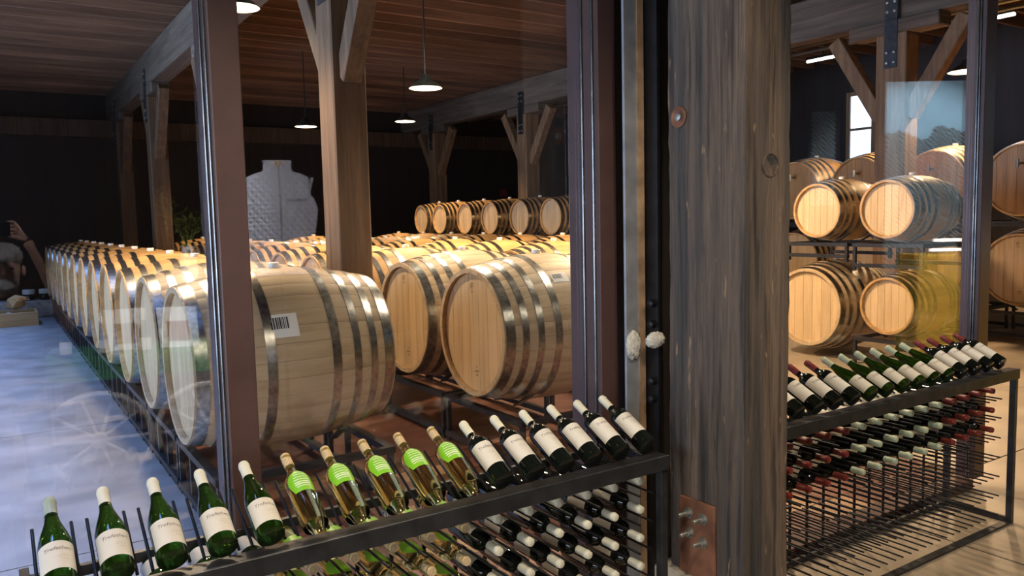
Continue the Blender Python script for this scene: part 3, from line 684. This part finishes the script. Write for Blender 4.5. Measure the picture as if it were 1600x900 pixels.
for i, x in enumerate(LX):
    k = 'green' if i < 5 else 'clear' if i < 10 else 'dark'
    if k == 'green':
        lb = 'leaning green bottle with cream label and %s capsule, %s from the lime label bottles' % ('grey' if i == 0 else 'cream', ORD[4 - i])
    elif k == 'clear': lb = 'clear white wine bottle with lime label and bare cork, %s from the dark bottles' % ORD[9 - i]
    else: lb = 'leaning dark bottle with white label and cream capsule, %s from the timber column' % ORD[15 - i]
    bottle(k, 'grey' if i == 0 else 'cream', leaning(*base_at(x, ZRL), random.uniform(-0.12, 0.12) + (0.05 if k == 'green' else -0.05)), lb, GT[k])
    for j, z in enumerate(LROWS):
        nm = {'green': 'green', 'clear': 'clear', 'dark': 'dark'}[k]
        bottle(k, 'cream', lying(x, 2.06 + BL, z + 0.012, random.uniform(-0.5, 0.5) + (pi if j == 0 and k == 'dark' else 0)),
               '%s bottle lying in lime label rack, %s row under rail, %s from end post' % (nm, ORD[j], ORD[15 - i]), 'bottles lying in the rack with the lime labels', detail=False)
for i, x in enumerate(RX):
    k, c = ('dark', 'red') if i < 4 or i > 9 else ('green', 'mint')
    if k == 'green': lb = 'green bottle with pale green capsule leaning on the rack top, %s in its run' % ORD[i - 4]
    elif i < 4: lb = 'leaning dark bottle with red capsule, %s from the free steel end post' % ORD[i]
    else: lb = 'leaning dark bottle with red capsule, %s from the green run toward the column' % ORD[i - 10]
    bottle(k, c, leaning(*base_at(x, ZRR), random.uniform(-0.1, 0.1) - 0.1), lb, GT[k])
    for j, z in enumerate(RROWS):
        bottle('green_dim' if k == 'green' else k, c, lying(x, 2.06 + BL, z + 0.012, random.uniform(-0.5, 0.5) + (pi if j == 0 and k == 'dark' else 0)),
               '%s bottle lying in half empty rack, %s row under rail, %s from end' % ('red capped' if k == 'dark' else 'mint capped', ORD[j], ORD[i]), 'bottles lying in the half-empty rack', detail=False)

# ================================================================== LAMPS
def pendant(loc, label, power, dia=0.42, col=WARM, group='enamel pendant lamps'):
    t = thing('pendant_lamp', label, 'lamp', loc, group=group); r = dia / 2; top = ZT - loc[2]
    sh = [(r, 0.0), (r * 0.96, 0.012), (r * 0.7, 0.06), (r * 0.36, 0.10), (r * 0.26, 0.15), (0.02, 0.17)]
    part('shade', MB().lathe(sh, 32, cap0=False), 'enamel', t, 40)
    part('reflector', MB().lathe([(q[0] * 0.96, q[1] - 0.001) for q in sh[:1]] + [(q[0] * 0.95, q[1] - 0.007) for q in sh[1:4]] + [(0.01, 0.094)], 32, cap0=False), 'lamp_in', t, 40)
    part('stem', MB().tube([(0, 0, 0.165), (0, 0, top)], 0.011, 8), 'enamel', t, 40)
    bm = bmesh.new(); bmesh.ops.create_icosphere(bm, subdivisions=2, radius=0.045); me = bpy.data.meshes.new('bulb'); bm.to_mesh(me); bm.free(); me.materials.append(M['bulb'])
    obj('bulb', me, t, (0, 0, 0.04))
    s = spot('pendant_light', (loc[0], loc[1], loc[2] - 0.03), (loc[0], loc[1], 0), power, col, 150, 0.5, 0.12)
    return t
def pl(px, py, d):       # hung from the joist closest to that point
    p = ray(px, py, d); ys_ = -5.7 + 0.52 * round((p.y + 5.7) / 0.52); return tuple(ray(px, py, d * ys_ / p.y))
def jy(x, y, z): return (x, -5.7 + 0.52 * round((y + 5.7) / 0.52), z)
pendant(pl(665, 138, 10), 'black enamel pendant lamp hanging clear in front of the ceiling joists', 300)
pendant(pl(478, 198, 14), 'black enamel pendant lamp beside the tan-faced post', 300, 0.40)
pendant(pl(1512, 112, 10.5), 'black enamel pendant lamp by the knee brace over the stacked casks', 520, 0.5)
pendant(jy(5.9, 6.2, 3.5), 'added out-of-view pendant lamp over the small barrels near the glass', 600)  # this and the next three are added out of view to light the barrels
pendant(jy(1.0, 6.8, 3.6), 'added out-of-view pendant lamp above the aisle row of puncheons near the glass', 330, 0.42, (1.0, 0.75, 0.48))
pendant(jy(4.6, 4.3, 3.6), 'added out-of-view pendant lamp above the second puncheon row', 210, 0.42, SOFT)
pendant(jy(4.3, 7.3, 4.35), 'added out-of-view pendant lamp hung short under the joists above the third puncheon row', 300, 0.42, SOFT)
pendant(pl(633, 190, 16), 'black enamel pendant lamp over the long barrel row', 300)
pendant(pl(373, 12, 8), 'black enamel pendant lamp over the aisle row of puncheons', 200)
# strip lamps under the joists, seen past the braced post
def strip(p, q, label):
    c = (Vector(p) + Vector(q)) / 2; t = thing('strip_lamp', label, 'lamp', c, group='strip lamps among the joists')
    a, b = Vector(p) - c, Vector(q) - c
    part('tube', MB().tube([a, b], 0.025, 8), 'tube', t, 50); part('housing', MB().bar(a + Vector((0, 0, 0.05)), b + Vector((0, 0, 0.05)), 0.10, 0.05), 'enamel', t)
    part('hanger', MB().tube([(0, 0, 0.07), (0, 0, ZT + 0.26 - c.z)], 0.012, 6), 'enamel', t)
strip((12.0, 7.6, 4.55), (12.0, 8.3, 4.55), 'short strip lamp under the joists behind the knee brace')
strip((13.4, 9.2, 4.55), (13.4, 9.9, 4.55), 'short strip lamp under the joists in the far corner')
strip((13.0, 6.0, 4.55), (13.0, 6.8, 4.55), 'short strip lamp above the open end of the partition')
# conduits under the joists
for i, (z, xx) in enumerate(((4.6, 11.6), (4.5, 11.9), (4.55, 12.6))):
    tag(part('conduit', MB().tube([(xx, 2.8, z), (xx, 20.3, z)], 0.03, 8), 'bolt', None, 50), 'grey steel conduit under the joists behind the braced post, %s from the girder' % ORD[i], 'pipe', 'conduits under the joists')

# shop track lights that light bottles and column
def track(loc, to, power, label, col=SOFT, ang=60):
    t = thing('track_light', label, 'lamp', loc, group='black track lights over the racks')
    d = (Vector(to) - Vector(loc)).normalized(); q = d.to_track_quat('Z', 'Y').to_matrix().to_4x4()
    o = part('can', MB().lathe([(0.03, -0.16), (0.05, -0.15), (0.055, 0.0), (0.048, 0.0), (0.045, -0.05)], 20, cap1=False), 'enamel', t, 40); o.matrix_local = q
    o = part('lens', MB().lathe([(0.046, -0.03), (0.0, -0.028)], 20, cap0=False), 'bulb', t, 40); o.matrix_local = q
    part('stem', MB().tube([-d * 0.1, (0, 0, 0.3), (0, 0, ZT - loc[2])], 0.01, 6), 'enamel', t)
    spot('track_spot', tuple(Vector(loc) + d * 0.02), to, power, col, ang, 0.7, 0.045)
for i, (x, tx, p) in enumerate(((-0.5, 0.1, 70), (0.4, 0.6, 75), (1.15, 1.2, 80), (1.8, 1.75, 75), (3.3, 3.15, 90), (4.3, 4.0, 90))):
    track((x, 0.35, 3.45), (tx, 2.1, 0.9), p, 'black track light over the wine racks, %s along the track' % ORD[i])

# ================================================================== FAR THINGS
# daylight window in the right-hand wall
wn = struct(part('window_5', box((14.94, 9.50, 2.75), (14.97, 9.98, 4.0)), 'sky_pane'))
for (a, b) in (((14.9, 9.42, 2.67), (14.99, 9.50, 4.08)), ((14.9, 9.98, 2.67), (14.99, 10.06, 4.08)), ((14.9, 9.5, 2.67), (14.99, 9.98, 2.75)), ((14.9, 9.5, 4.0), (14.99, 9.98, 4.08)), ((14.92, 9.5, 3.30), (14.98, 9.98, 3.35))):
    part('frame_bar', box(a, b), 'post', wn)
# low plinth with a timber tray of loose stones at the end of the aisle
tag(part('low_ledge', box((-1.2, 17.5, 0), (2.3, 18.1, 0.32)), 'plinth', None, None, 0.02), 'low pale ledge at the far end of the concrete aisle', 'ledge')
tr_ = thing('timber_tray', 'orange timber tray at the end of the concrete aisle', 'tray', (0.0, 16.5, 0))
part('bottom', box((-0.8, -0.35, 0), (0.62, 0.35, 0.05)), 'oak_far', tr_)
for a, b in (((-0.8, -0.35, 0.05), (0.62, -0.31, 0.24)), ((-0.8, 0.31, 0.05), (0.62, 0.35, 0.24)), ((0.58, -0.31, 0.05), (0.62, 0.31, 0.24)), ((-0.8, -0.31, 0.05), (-0.76, 0.31, 0.24))):
    part('side_board', box(a, b), 'oak_far', tr_, None, 0.004)
rr = random.Random(11)
def rock(x, y, z, s, mat, label, i):
    bm = bmesh.new(); bmesh.ops.create_icosphere(bm, subdivisions=1, radius=s)
    for vv in bm.verts: vv.co *= rr.uniform(0.75, 1.2)
    me = bpy.data.meshes.new('stone'); bm.to_mesh(me); bm.free(); me.materials.append(M[mat])
    tag(obj('stone', me, None, (x, y, z)), label, 'stone', 'stones in the timber tray')
for i in range(18):
    rock(-0.62 + 0.2 * (i % 6), 16.31 + 0.19 * (i // 6), 0.05 + 0.10, rr.uniform(0.07, 0.08), 'plinth' if i % 3 else 'foam', 'pale loose stone heaped in the orange timber tray', i)
rock(0.3, 16.5, 0.40, 0.17, 'oak_far', 'orange angular stone on top of the heap in the timber tray', 20)
# jars on the ledge
jar = MB().lathe([(0.09, 0), (0.1, 0.02), (0.1, 0.10), (0.09, 0.12)], 20).mesh('jar_body', 'enamel', 40)
lid = MB().lathe([(0.1, 0.12), (0.105, 0.13), (0.105, 0.20), (0.09, 0.21)], 20).mesh('lid', 'paper', 40)
for i, x in enumerate((0.55, 0.82, 1.09, -0.4)):
    t = thing('lidded_jar', 'dark jar with white lid on the low ledge', 'jar', (x, 17.75, 0.32), group='lidded jars on the low ledge'); obj('jar_body', jar, t); obj('lid', lid, t)
# small red sign past the orange-lit post
sg = thing('wall_sign', 'small red sign on the far cellar wall', 'sign', (13.45, 20.9, 2.46)); part('board', box((-0.12, 0, -0.12), (0.12, 0.04, 0.12)), 'cap_red', sg)

# ================================================================== SHOP SIDE (seen mirrored in the glass)
M['quilt'] = None
m, nt, b = new_mat('quilted_white'); N = nt.nodes; L = nt.links
b.inputs['Base Color'].default_value = (0.74, 0.72, 0.76, 1); b.inputs['Roughness'].default_value = 0.55
tc = N.new('ShaderNodeTexCoord'); hs = []
for a in (0.7, -0.7):
    mp = N.new('ShaderNodeMapping'); mp.inputs['Rotation'].default_value = (0, a, 0); L.new(tc.outputs['Object'], mp.inputs[0])
    wv = N.new('ShaderNodeTexWave'); wv.inputs['Scale'].default_value = 9; wv.bands_direction = 'X'; L.new(mp.outputs[0], wv.inputs['Vector']); hs.append(wv)
mn = N.new('ShaderNodeMath'); mn.operation = 'MINIMUM'; L.new(hs[0].outputs['Fac'], mn.inputs[0]); L.new(hs[1].outputs['Fac'], mn.inputs[1])
bp = N.new('ShaderNodeBump'); bp.inputs['Strength'].default_value = 0.8; bp.inputs['Distance'].default_value = 0.02
L.new(mn.outputs[0], bp.inputs['Height']); L.new(bp.outputs[0], b.inputs['Normal']); M['quilt'] = m
M['green_cloth'] = plain('green_cloth', (0.035, 0.16, 0.05), 0.8, 0, 0.2, 30)
M['wheel'] = plain('pale_wheel_wood', (0.42, 0.38, 0.33), 0.7, 0, 0.2, 20)
M['leaf'] = plain('leaf', (0.30, 0.32, 0.05), 0.6, 0, 0.4, 40)
M['yellow'] = plain('glow_yellow', (0.75, 0.52, 0.06), 0.6)  # yellow of a lamplit wall put into the colour
M['skin'] = plain('skin', (0.55, 0.32, 0.22), 0.5, 0, 0.06, 30)
M['shirt'] = plain('dark_shirt', (0.03, 0.028, 0.04), 0.8)
M['trousers'] = plain('trousers', (0.04, 0.045, 0.06), 0.8)
M['hair'] = plain('grey_hair', (0.40, 0.38, 0.35), 0.8, 0, 0.3, 80)
M['phone'] = plain('phone_black', (0.01, 0.01, 0.012), 0.2)
# quilted vest on a stand
vp = mirrored(436, 330, 5.2)
vs = thing('garment_stand', 'dark garment stand behind the photographer carrying the white vest', 'stand', (vp.x, vp.y, 0))
part('base', MB().lathe([(0.2, 0), (0.2, 0.015), (0.03, 0.03)], 28), 'enamel', vs, 40)
part('pole', MB().tube([(0, 0, 0.02), (0, 0, 2.0)], 0.015, 10), 'enamel', vs, 40)
part('shoulder_form', MB().lathe([(0.04, 1.45), (0.08, 1.5), (0.09, 1.8), (0.06, 1.95), (0.045, 2.0), (0.045, 2.03), (0.02, 2.05)], 24), 'timber', vs, 40)
vest = thing('quilted_vest', 'white quilted sleeveless vest with stand collar on a garment stand', 'vest', (vp.x, vp.y, 1.36), (0, 0, R(12)))
zz = [(0, .235, .125), (.10, .23, .125), (.22, .222, .12), (.32, .235, .13), (.42, .25, .14), (.47, .235, .14), (.52, .205, .135), (.57, .195, .128), (.61, .20, .115), (.635, .19, .10), (.655, .15, .09), (.67, .10, .08), (.68, .088, .075), (.72, .086, .074), (.74, .092, .078)]
def ell(a, wx, dy, p=2.5):
    c_, s_ = cos(a), sin(a); k = (abs(c_) ** p + abs(s_) ** p) ** (-1 / p); return (wx * k * c_, dy * k * s_)
n = 40; v = []; f = []
for (z, wx, dy) in zz:
    for k in range(n): e = ell(2 * pi * k / n, wx, dy); v.append((e[0], e[1], z))
for i in range(len(zz) - 1):
    for k in range(n): k2 = (k + 1) % n; f.append((i * n + k, i * n + k2, (i + 1) * n + k2, (i + 1) * n + k))
body = part('vest_body', MB().add(v, f), M['quilt'], vest, 70)
def front(z):
    for (a, b_) in zip(zz, zz[1:]):
        if a[0] <= z <= b_[0]: q = (z - a[0]) / (b_[0] - a[0]); return a[2] + (b_[2] - a[2]) * q
    return zz[-1][2]
part('zipper', MB().tube([(0, front(z) + 0.002, z) for z in [0.0, .1, .22, .32, .42, .47, .52, .57, .61, .635, .655, .67, .7, .73]], 0.006, 6), 'hoop', vest, 40)
for sx in (-1, 1):
    part('armhole_binding', MB().tube([(sx * (0.20 + 0.045 * cos(t) * (1 if sin(t) < 0 else 0.2)), 0.11 * sin(t * 0.5 + 0.8), 0.53 + 0.09 * cos(t * 0.5)) for t in [2 * pi * k / 16 for k in range(17)]], 0.008, 6), 'quilt', vest, 40)
    part('pocket_flap', MB().bar((sx * 0.10, front(.2) * 0.93, 0.13), (sx * 0.15, front(.3) * 0.9, 0.27), 0.012, 0.02), 'quilt', vest)
v_, f_ = text_data('Trefethen', 0.034); part('lettering', MB().add([(-x + 0.11, front(.47) * 0.97 + 0.006, z + 0.47) for x, z, *_ in v_], f_), 'ink', vest)
part('collar_lining', MB().lathe([(0.072, 0.66), (0.078, 0.735)], 28, cap0=False, cap1=False), 'oak_far', vest, 60)

# wheeled display cart with a green cloth, cards and bottles
cp = mirrored(235, 560, 5.6); cz = 0.84
cart = thing('display_cart', 'wooden display cart with pale spoked wheels and green cloth top', 'cart', (cp.x, cp.y, 0), (0, 0, R(10)))
part('table_top', box((-0.62, -0.32, cz - 0.05), (0.62, 0.32, cz - 0.01)), 'timber', cart, None, 0.004)
part('cloth', MB().box((-0.64, -0.34, cz - 0.01), (0.64, 0.34, cz)).box((-0.64, 0.335, cz - 0.14), (0.64, 0.34, cz - 0.01)), 'green_cloth', cart)
for sx in (-0.55, 0.55):
    for sy in (-0.26, 0.26): part('leg', box((sx - 0.03, sy - 0.03, 0), (sx + 0.03, sy + 0.03, cz - 0.05)), 'timber', cart)
part('lower_shelf', box((-0.58, -0.28, 0.3), (0.58, 0.28, 0.33)), 'timber', cart)
for sx in (-0.32, 0.34):
    wv = MB(); rw = 0.315
    wv.tube([(sx + rw * cos(t), 0.37, rw + 0.0 + rw * 0.96 * sin(t)) for t in [2 * pi * k / 28 for k in range(29)]], 0.022, 8)
    wo = part('wheel', wv, 'wheel', cart, 50)
    for k in range(10): part('spoke', MB().tube([(sx, 0.37, rw), (sx + rw * cos(2 * pi * k / 10), 0.37, rw + rw * 0.96 * sin(2 * pi * k / 10))], 0.012, 6), 'wheel', wo)
    part('hub', MB().tube([(sx, 0.33, rw), (sx, 0.41, rw)], 0.05, 12), 'wheel', wo, 40)
def on_cart(dx, dy): a = R(10); return (cp.x + dx * cos(a) - dy * sin(a), cp.y + dx * sin(a) + dy * cos(a), cz)
for i, (dx, dy) in enumerate(((-0.5, 0.16), (-0.28, 0.2), (-0.02, 0.22), (0.5, 0.12), (0.42, -0.05))):
    p = on_cart(dx, dy); bottle('green' if i != 3 else 'dark', 'cream', Matrix.Translation(p) @ Matrix.Rotation(pi, 4, 'Z'), 'upright wine bottle on the green cloth of the display cart, %s along it' % ORD[i], 'bottles on the display cart', detail=False)
for i, (dx, dy, col) in enumerate(((-0.14, 0.0, 'paper'), (0.2, 0.06, 'paper'))):
    p = on_cart(dx, dy); t = thing('display_card', ('upright display card with a pink print on the cart', 'tilted display card with a red print on the cart')[i], 'card', p, (R(-14), 0, R(10 + i * 12)))
    part('board', box((-0.13, -0.006, 0), (0.13, 0.006, 0.30)), col, t); part('print', box((-0.07, 0.006, 0.05), (0.07, 0.008, 0.2)), 'rust' if i == 0 else 'cap_red', t)
# leafy arrangement in a glass vase, on a wooden stand
pp = mirrored(290, 330, 6.3); t = thing('plant_stand', 'tall wooden stand behind the display cart', 'stand', (pp.x, pp.y, 0))
part('top', box((-0.2, -0.2, 1.22), (0.2, 0.2, 1.25)), 'timber', t)
for sx in (-0.17, 0.17):
    for sy in (-0.17, 0.17): part('leg', box((sx - 0.02, sy - 0.02, 0), (sx + 0.02, sy + 0.02, 1.22)), 'timber', t)
t = thing('leafy_arrangement', 'yellow green leafy arrangement in a pale vase on a wooden stand', 'plant', (pp.x, pp.y, 1.25))
part('vase', MB().lathe([(0.05, 0), (0.07, 0.05), (0.06, 0.2), (0.045, 0.26), (0.05, 0.28)], 20), 'paper', t, 40)
rr = random.Random(4)
for k in range(9):
    a = rr.uniform(0, 6.28); ln = rr.uniform(0.2, 0.42); tip = Vector((cos(a) * ln * 0.6, sin(a) * ln * 0.6, 0.28 + ln))
    st_ = part('stem', MB().tube([(0, 0, 0.22), (tip.x * 0.3, tip.y * 0.3, 0.4), tip], 0.004, 5), 'leaf', t)
    lm = MB()
    for q in range(14):
        c_ = Vector((0, 0, 0.27)).lerp(tip, rr.uniform(0.4, 1.05)) + Vector((rr.uniform(-.05, .05), rr.uniform(-.05, .05), rr.uniform(-.03, .04)))
        d = Vector((rr.uniform(-1, 1), rr.uniform(-1, 1), rr.uniform(-.3, .8))).normalized(); s_ = d.orthogonal().normalized() * 0.014; e_ = c_ + d * 0.06
        lm.add([c_, (c_ + e_) / 2 + s_, e_, (c_ + e_) / 2 - s_], [(0, 1, 2, 3)])
    lo = part('leaves', lm, 'leaf', st_); lo['kind'] = 'stuff'
# large landscape print on a panel (line-drawn hills under a pale blue sky)
m, nt, b = new_mat('landscape_print'); N = nt.nodes; L = nt.links; b.inputs['Roughness'].default_value = 0.6
tc = N.new('ShaderNodeTexCoord'); sx_ = N.new('ShaderNodeSeparateXYZ'); L.new(tc.outputs['Object'], sx_.inputs[0])
n1 = N.new('ShaderNodeTexNoise'); n1.noise_dimensions = '1D'; n1.inputs['Scale'].default_value = 3.5; n1.inputs['Detail'].default_value = 4; L.new(sx_.outputs['X'], n1.inputs['W'])
rg = N.new('ShaderNodeMath'); rg.operation = 'MULTIPLY_ADD'; L.new(n1.outputs[0], rg.inputs[0]); rg.inputs[1].default_value = 0.45; rg.inputs[2].default_value = 1.28
hill = N.new('ShaderNodeMath'); hill.operation = 'LESS_THAN'; L.new(sx_.outputs['Z'], hill.inputs[0]); L.new(rg.outputs[0], hill.inputs[1])
wv = N.new('ShaderNodeTexWave'); wv.bands_direction = 'DIAGONAL'; wv.inputs['Scale'].default_value = 13; wv.inputs['Distortion'].default_value = 5; wv.inputs['Detail'].default_value = 3; wv.inputs['Detail Scale'].default_value = 0.8
L.new(tc.outputs['Object'], wv.inputs['Vector'])
cr = N.new('ShaderNodeValToRGB'); cr.color_ramp.elements[0].position = 0.35; cr.color_ramp.elements[1].position = 0.6
cr.color_ramp.elements[0].color = (0.01, 0.012, 0.012, 1); cr.color_ramp.elements[1].color = (0.30, 0.42, 0.44, 1); L.new(wv.outputs['Fac'], cr.inputs[0])
mc = N.new('ShaderNodeMix'); mc.data_type = 'RGBA'; L.new(hill.outputs[0], mc.inputs['Factor']); mc.inputs['A'].default_value = (0.36, 0.62, 0.74, 1); L.new(cr.outputs[0], mc.inputs['B'])
L.new(mc.outputs['Result'], b.inputs['Base Color']); M['landscape'] = m
def panel(px, d, w_, z0, z1, label):
    p = mirrored(px, 330, d); t = thing('landscape_panel', label, 'panel', (p.x, p.y, z0), (0, 0, R(32)))
    part('print', box((-w_ / 2, -0.012, 0), (w_ / 2, 0.012, z1 - z0)), M['landscape'], t)
    for sx in (-1, 1): part('frame_upright', box((sx * w_ / 2 - 0.02, -0.02, -z0), (sx * w_ / 2 + 0.02, 0.02, z1 - z0 + 0.02)), 'black_steel', t)
    part('foot', box((-w_ / 2, -0.2, -z0), (w_ / 2, 0.2, -z0 + 0.02)), 'black_steel', t)
panel(1452, 8.0, 0.98, 0.95, 2.95, 'tall landscape print with line drawn hills on a steel stand in the shop')
panel(1284, 8.6, 0.30, 1.75, 2.75, 'narrow landscape print on a steel stand in the shop')
# yellow cabinet added to stand in for a yellow glow, with strip lamps
p = mirrored(1482, 460, 6.6); yc = thing('glow_cabinet', 'yellow cabinet standing in for a yellow glow, with strip lamps in the shop', 'cabinet', (p.x, p.y, 0), (0, 0, R(30)))
part('carcass', box((-0.34, -0.2, 0), (0.34, 0.12, 1.32)), 'yellow', yc, None, 0.004)
for k, zt in enumerate((1.36, 1.44)): part('lamp_tube', MB().tube([(-0.26, 0.16 + 0.05 * k, zt), (0.26, 0.16 + 0.05 * k, zt)], 0.012, 8), 'tube', yc, 50)
part('lamp_bracket', box((-0.01, 0.10, 1.3), (0.01, 0.22, 1.46)), 'enamel', yc)
# added spots that brighten these displays so they show in the glass
def fill_spot(loc, to, power, label, ang=45): track(loc, to, power, label, (0.92, 0.92, 1.0), ang)
fill_spot((1.3, 1.55, 3.3), tuple(vp), 1500, 'added track light brightening the white vest', 34)
fill_spot((0.9, 0.9, 3.4), (cp.x, cp.y, 0.9), 800, 'added track light brightening the display cart', 40)
fill_spot((6.6, 1.7, 3.5), (7.9, 0.4, 1.8), 420, 'added track light brightening the landscape panel', 60)

fill_spot((0.5, 1.7, 3.5), (0.1, -0.3, 1.5), 260, 'added track light brightening the place where the photographer stands', 40)
fill_spot((5.6, 2.1, 3.3), (p.x, p.y, 1.0), 200, 'added track light brightening the yellow cabinet', 40)
# ------------------------------------------------------------------ the photographer (mirrored in the glass)
def skinned(name, pts, edges, mat, parent=None, sub=2):
    me = bpy.data.meshes.new(name); me.from_pydata([p[:3] for p in pts], edges, []); me.materials.append(M[mat])
    o = obj(name, me, parent); sk = o.modifiers.new('skin', 'SKIN'); sk.use_smooth_shade = True
    for i, p in enumerate(pts):
        r_ = p[3] if isinstance(p[3], tuple) else (p[3], p[3]); me.skin_vertices[0].data[i].radius = r_
    me.skin_vertices[0].data[0].use_root = True
    s_ = o.modifiers.new('sub', 'SUBSURF'); s_.levels = sub; s_.render_levels = sub; return o
per = thing('person', 'person in dark clothes raising a phone with both hands', 'person', (0.06, -0.44, 0))
P = [(0, 0, .82, (.15, .11)), (0, 0, 1.0, (.14, .10)), (0, 0, 1.18, (.15, .10)), (0, .01, 1.27, (.10, .075)), (0, .02, 1.33, .05), (0, .035, 1.40, .07), (0, .04, 1.47, (.085, .095)), (0, .03, 1.54, (.075, .085))]
E_ = [(i, i + 1) for i in range(7)]
def chain(start, pts):
    prev = start
    for q in pts: P.append(q); E_.append((prev, len(P) - 1)); prev = len(P) - 1
    return prev
chain(2, [(.17, .0, 1.22, .06), (.27, .08, 1.10, .042), (.29, .10, 1.12, .04), (.20, .27, 1.40, .032), (.125, .355, 1.585, .023), (.105, .37, 1.63, (.032, .02))])
chain(2, [(-.17, .0, 1.22, .06), (-.24, .10, 1.10, .042), (-.25, .13, 1.12, .04), (-.20, .31, 1.40, .032), (-.125, .42, 1.585, .023), (-.11, .43, 1.63, (.032, .02))])
for s in (-1, 1): chain(0, [(s * .09, 0, .76, .085), (s * .10, .0, .46, .055), (s * .10, -.02, .12, .038), (s * .105, .0, .045, .04), (s * .115, .13, .03, .03)])
bod = skinned('body', P, E_, 'skin', per)
# fingers rooted in the palms, curled round the phone ends
ph_c = _r0 * 0.045 - Vector((_f.x, _f.y, 0)) * 0.022
for s, bx_ in ((1, _r0 * 0.115), (-1, -_r0 * 0.04)):
    for k in range(4):
        base = Vector((0.105 * s if s > 0 else -0.11, 0.37 if s > 0 else 0.43, 1.64))
        tip0 = bx_ + Vector((-0.06, 0.44, 0)) + _r0 * s * 0.022; z = 1.735 - k * 0.02
        mid = Vector((tip0.x, tip0.y, z)) + Vector((0, -0.03, 0)); end = Vector((tip0.x, tip0.y, z)) + Vector((_f.x, _f.y, 0)) * 0.012 * 0 - _r0 * s * 0.02 - Vector((_f.x, _f.y, 0)) * 0.036
        skinned('finger', [(*base, .010), (*mid, .0095), (*(mid.lerp(end, .5) + _r0 * s * 0.006), .0085), (*end, .0075)], [(0, 1), (1, 2), (2, 3)], 'skin', bod, 1)
    th = bx_ + Vector((-0.06, 0.44, 0)) - Vector((_f.x, _f.y, 0)) * 0.045
    skinned('thumb', [(*base, .012), (th.x + s * .02, th.y - 0.01, 1.66, .011), (th.x, th.y, 1.685, .009)], [(0, 1), (1, 2)], 'skin', bod, 1)
skinned('shirt', [(0, 0, .70, .175), (0, 0, .85, .175), (0, 0, 1.0, .17), (0, 0, 1.18, (.175, .13)), (0, .008, 1.28, (.085, .08)), (.18, .0, 1.22, .072), (.255, .07, 1.12, .056), (-.18, .0, 1.22, .072), (-.235, .085, 1.12, .056)], [(0, 1), (1, 2), (2, 3), (3, 4), (3, 5), (5, 6), (3, 7), (7, 8)], 'shirt', per)
skinned('trousers', [(0, 0, .78, .13), (.085, 0, .62, .095), (.10, 0, .44, .075), (.10, -.02, .10, .06), (-.085, 0, .62, .095), (-.10, 0, .46, .072), (-.10, -.02, .10, .06)], [(0, 1), (1, 2), (2, 3), (0, 4), (4, 5), (5, 6)], 'trousers', per)
for s_x in (-1, 1): skinned('shoe', [(s_x * .103, -.05, .05, .05), (s_x * .107, .05, .045, .05), (s_x * .116, .16, .035, .042)], [(0, 1), (1, 2)], 'ink', per, 1)
hd = obj('hair', lump(None, 0.088, 0.10, 0.075, 9), per, (0, 0.02, 1.545)); hd.data.materials.clear(); hd.data.materials.append(M['hair'])
br = obj('beard', lump(None, 0.06, 0.05, 0.05, 10), per, (0, 0.085, 1.385)); br.data.materials.clear(); br.data.materials.append(M['hair'])
part('nose', MB().lathe([(0.016, 0), (0.013, 0.02), (0.004, 0.045)], 10), 'skin', per, 60, loc=(0, 0.125, 1.445))
for s in (-1, 1):
    obj('eye', lump(None, 0.011, 0.006, 0.007, 12), per, (s * .032, 0.122, 1.478)).data.materials[0] = M['ink']
    obj('ear', lump(None, 0.010, 0.018, 0.03, 13), per, (s * .088, 0.04, 1.46)).data.materials[0] = M['skin']
ph = thing('phone', 'black phone held up by the photographer', 'phone', tuple(ph_c + Vector((0, 0, 1.66))), (0, 0, -YAW))
part('case', box((-0.08, -0.004, 0), (0.08, 0.004, 0.075)), 'phone', ph, None, 0.002)
part('lens', MB().lathe([(0.009, 0), (0.009, 0.002), (0.0, 0.003)], 16), 'frame_steel', ph, 40, loc=(-0.045, 0.004, 0.04), rot=(-pi / 2, 0, 0))
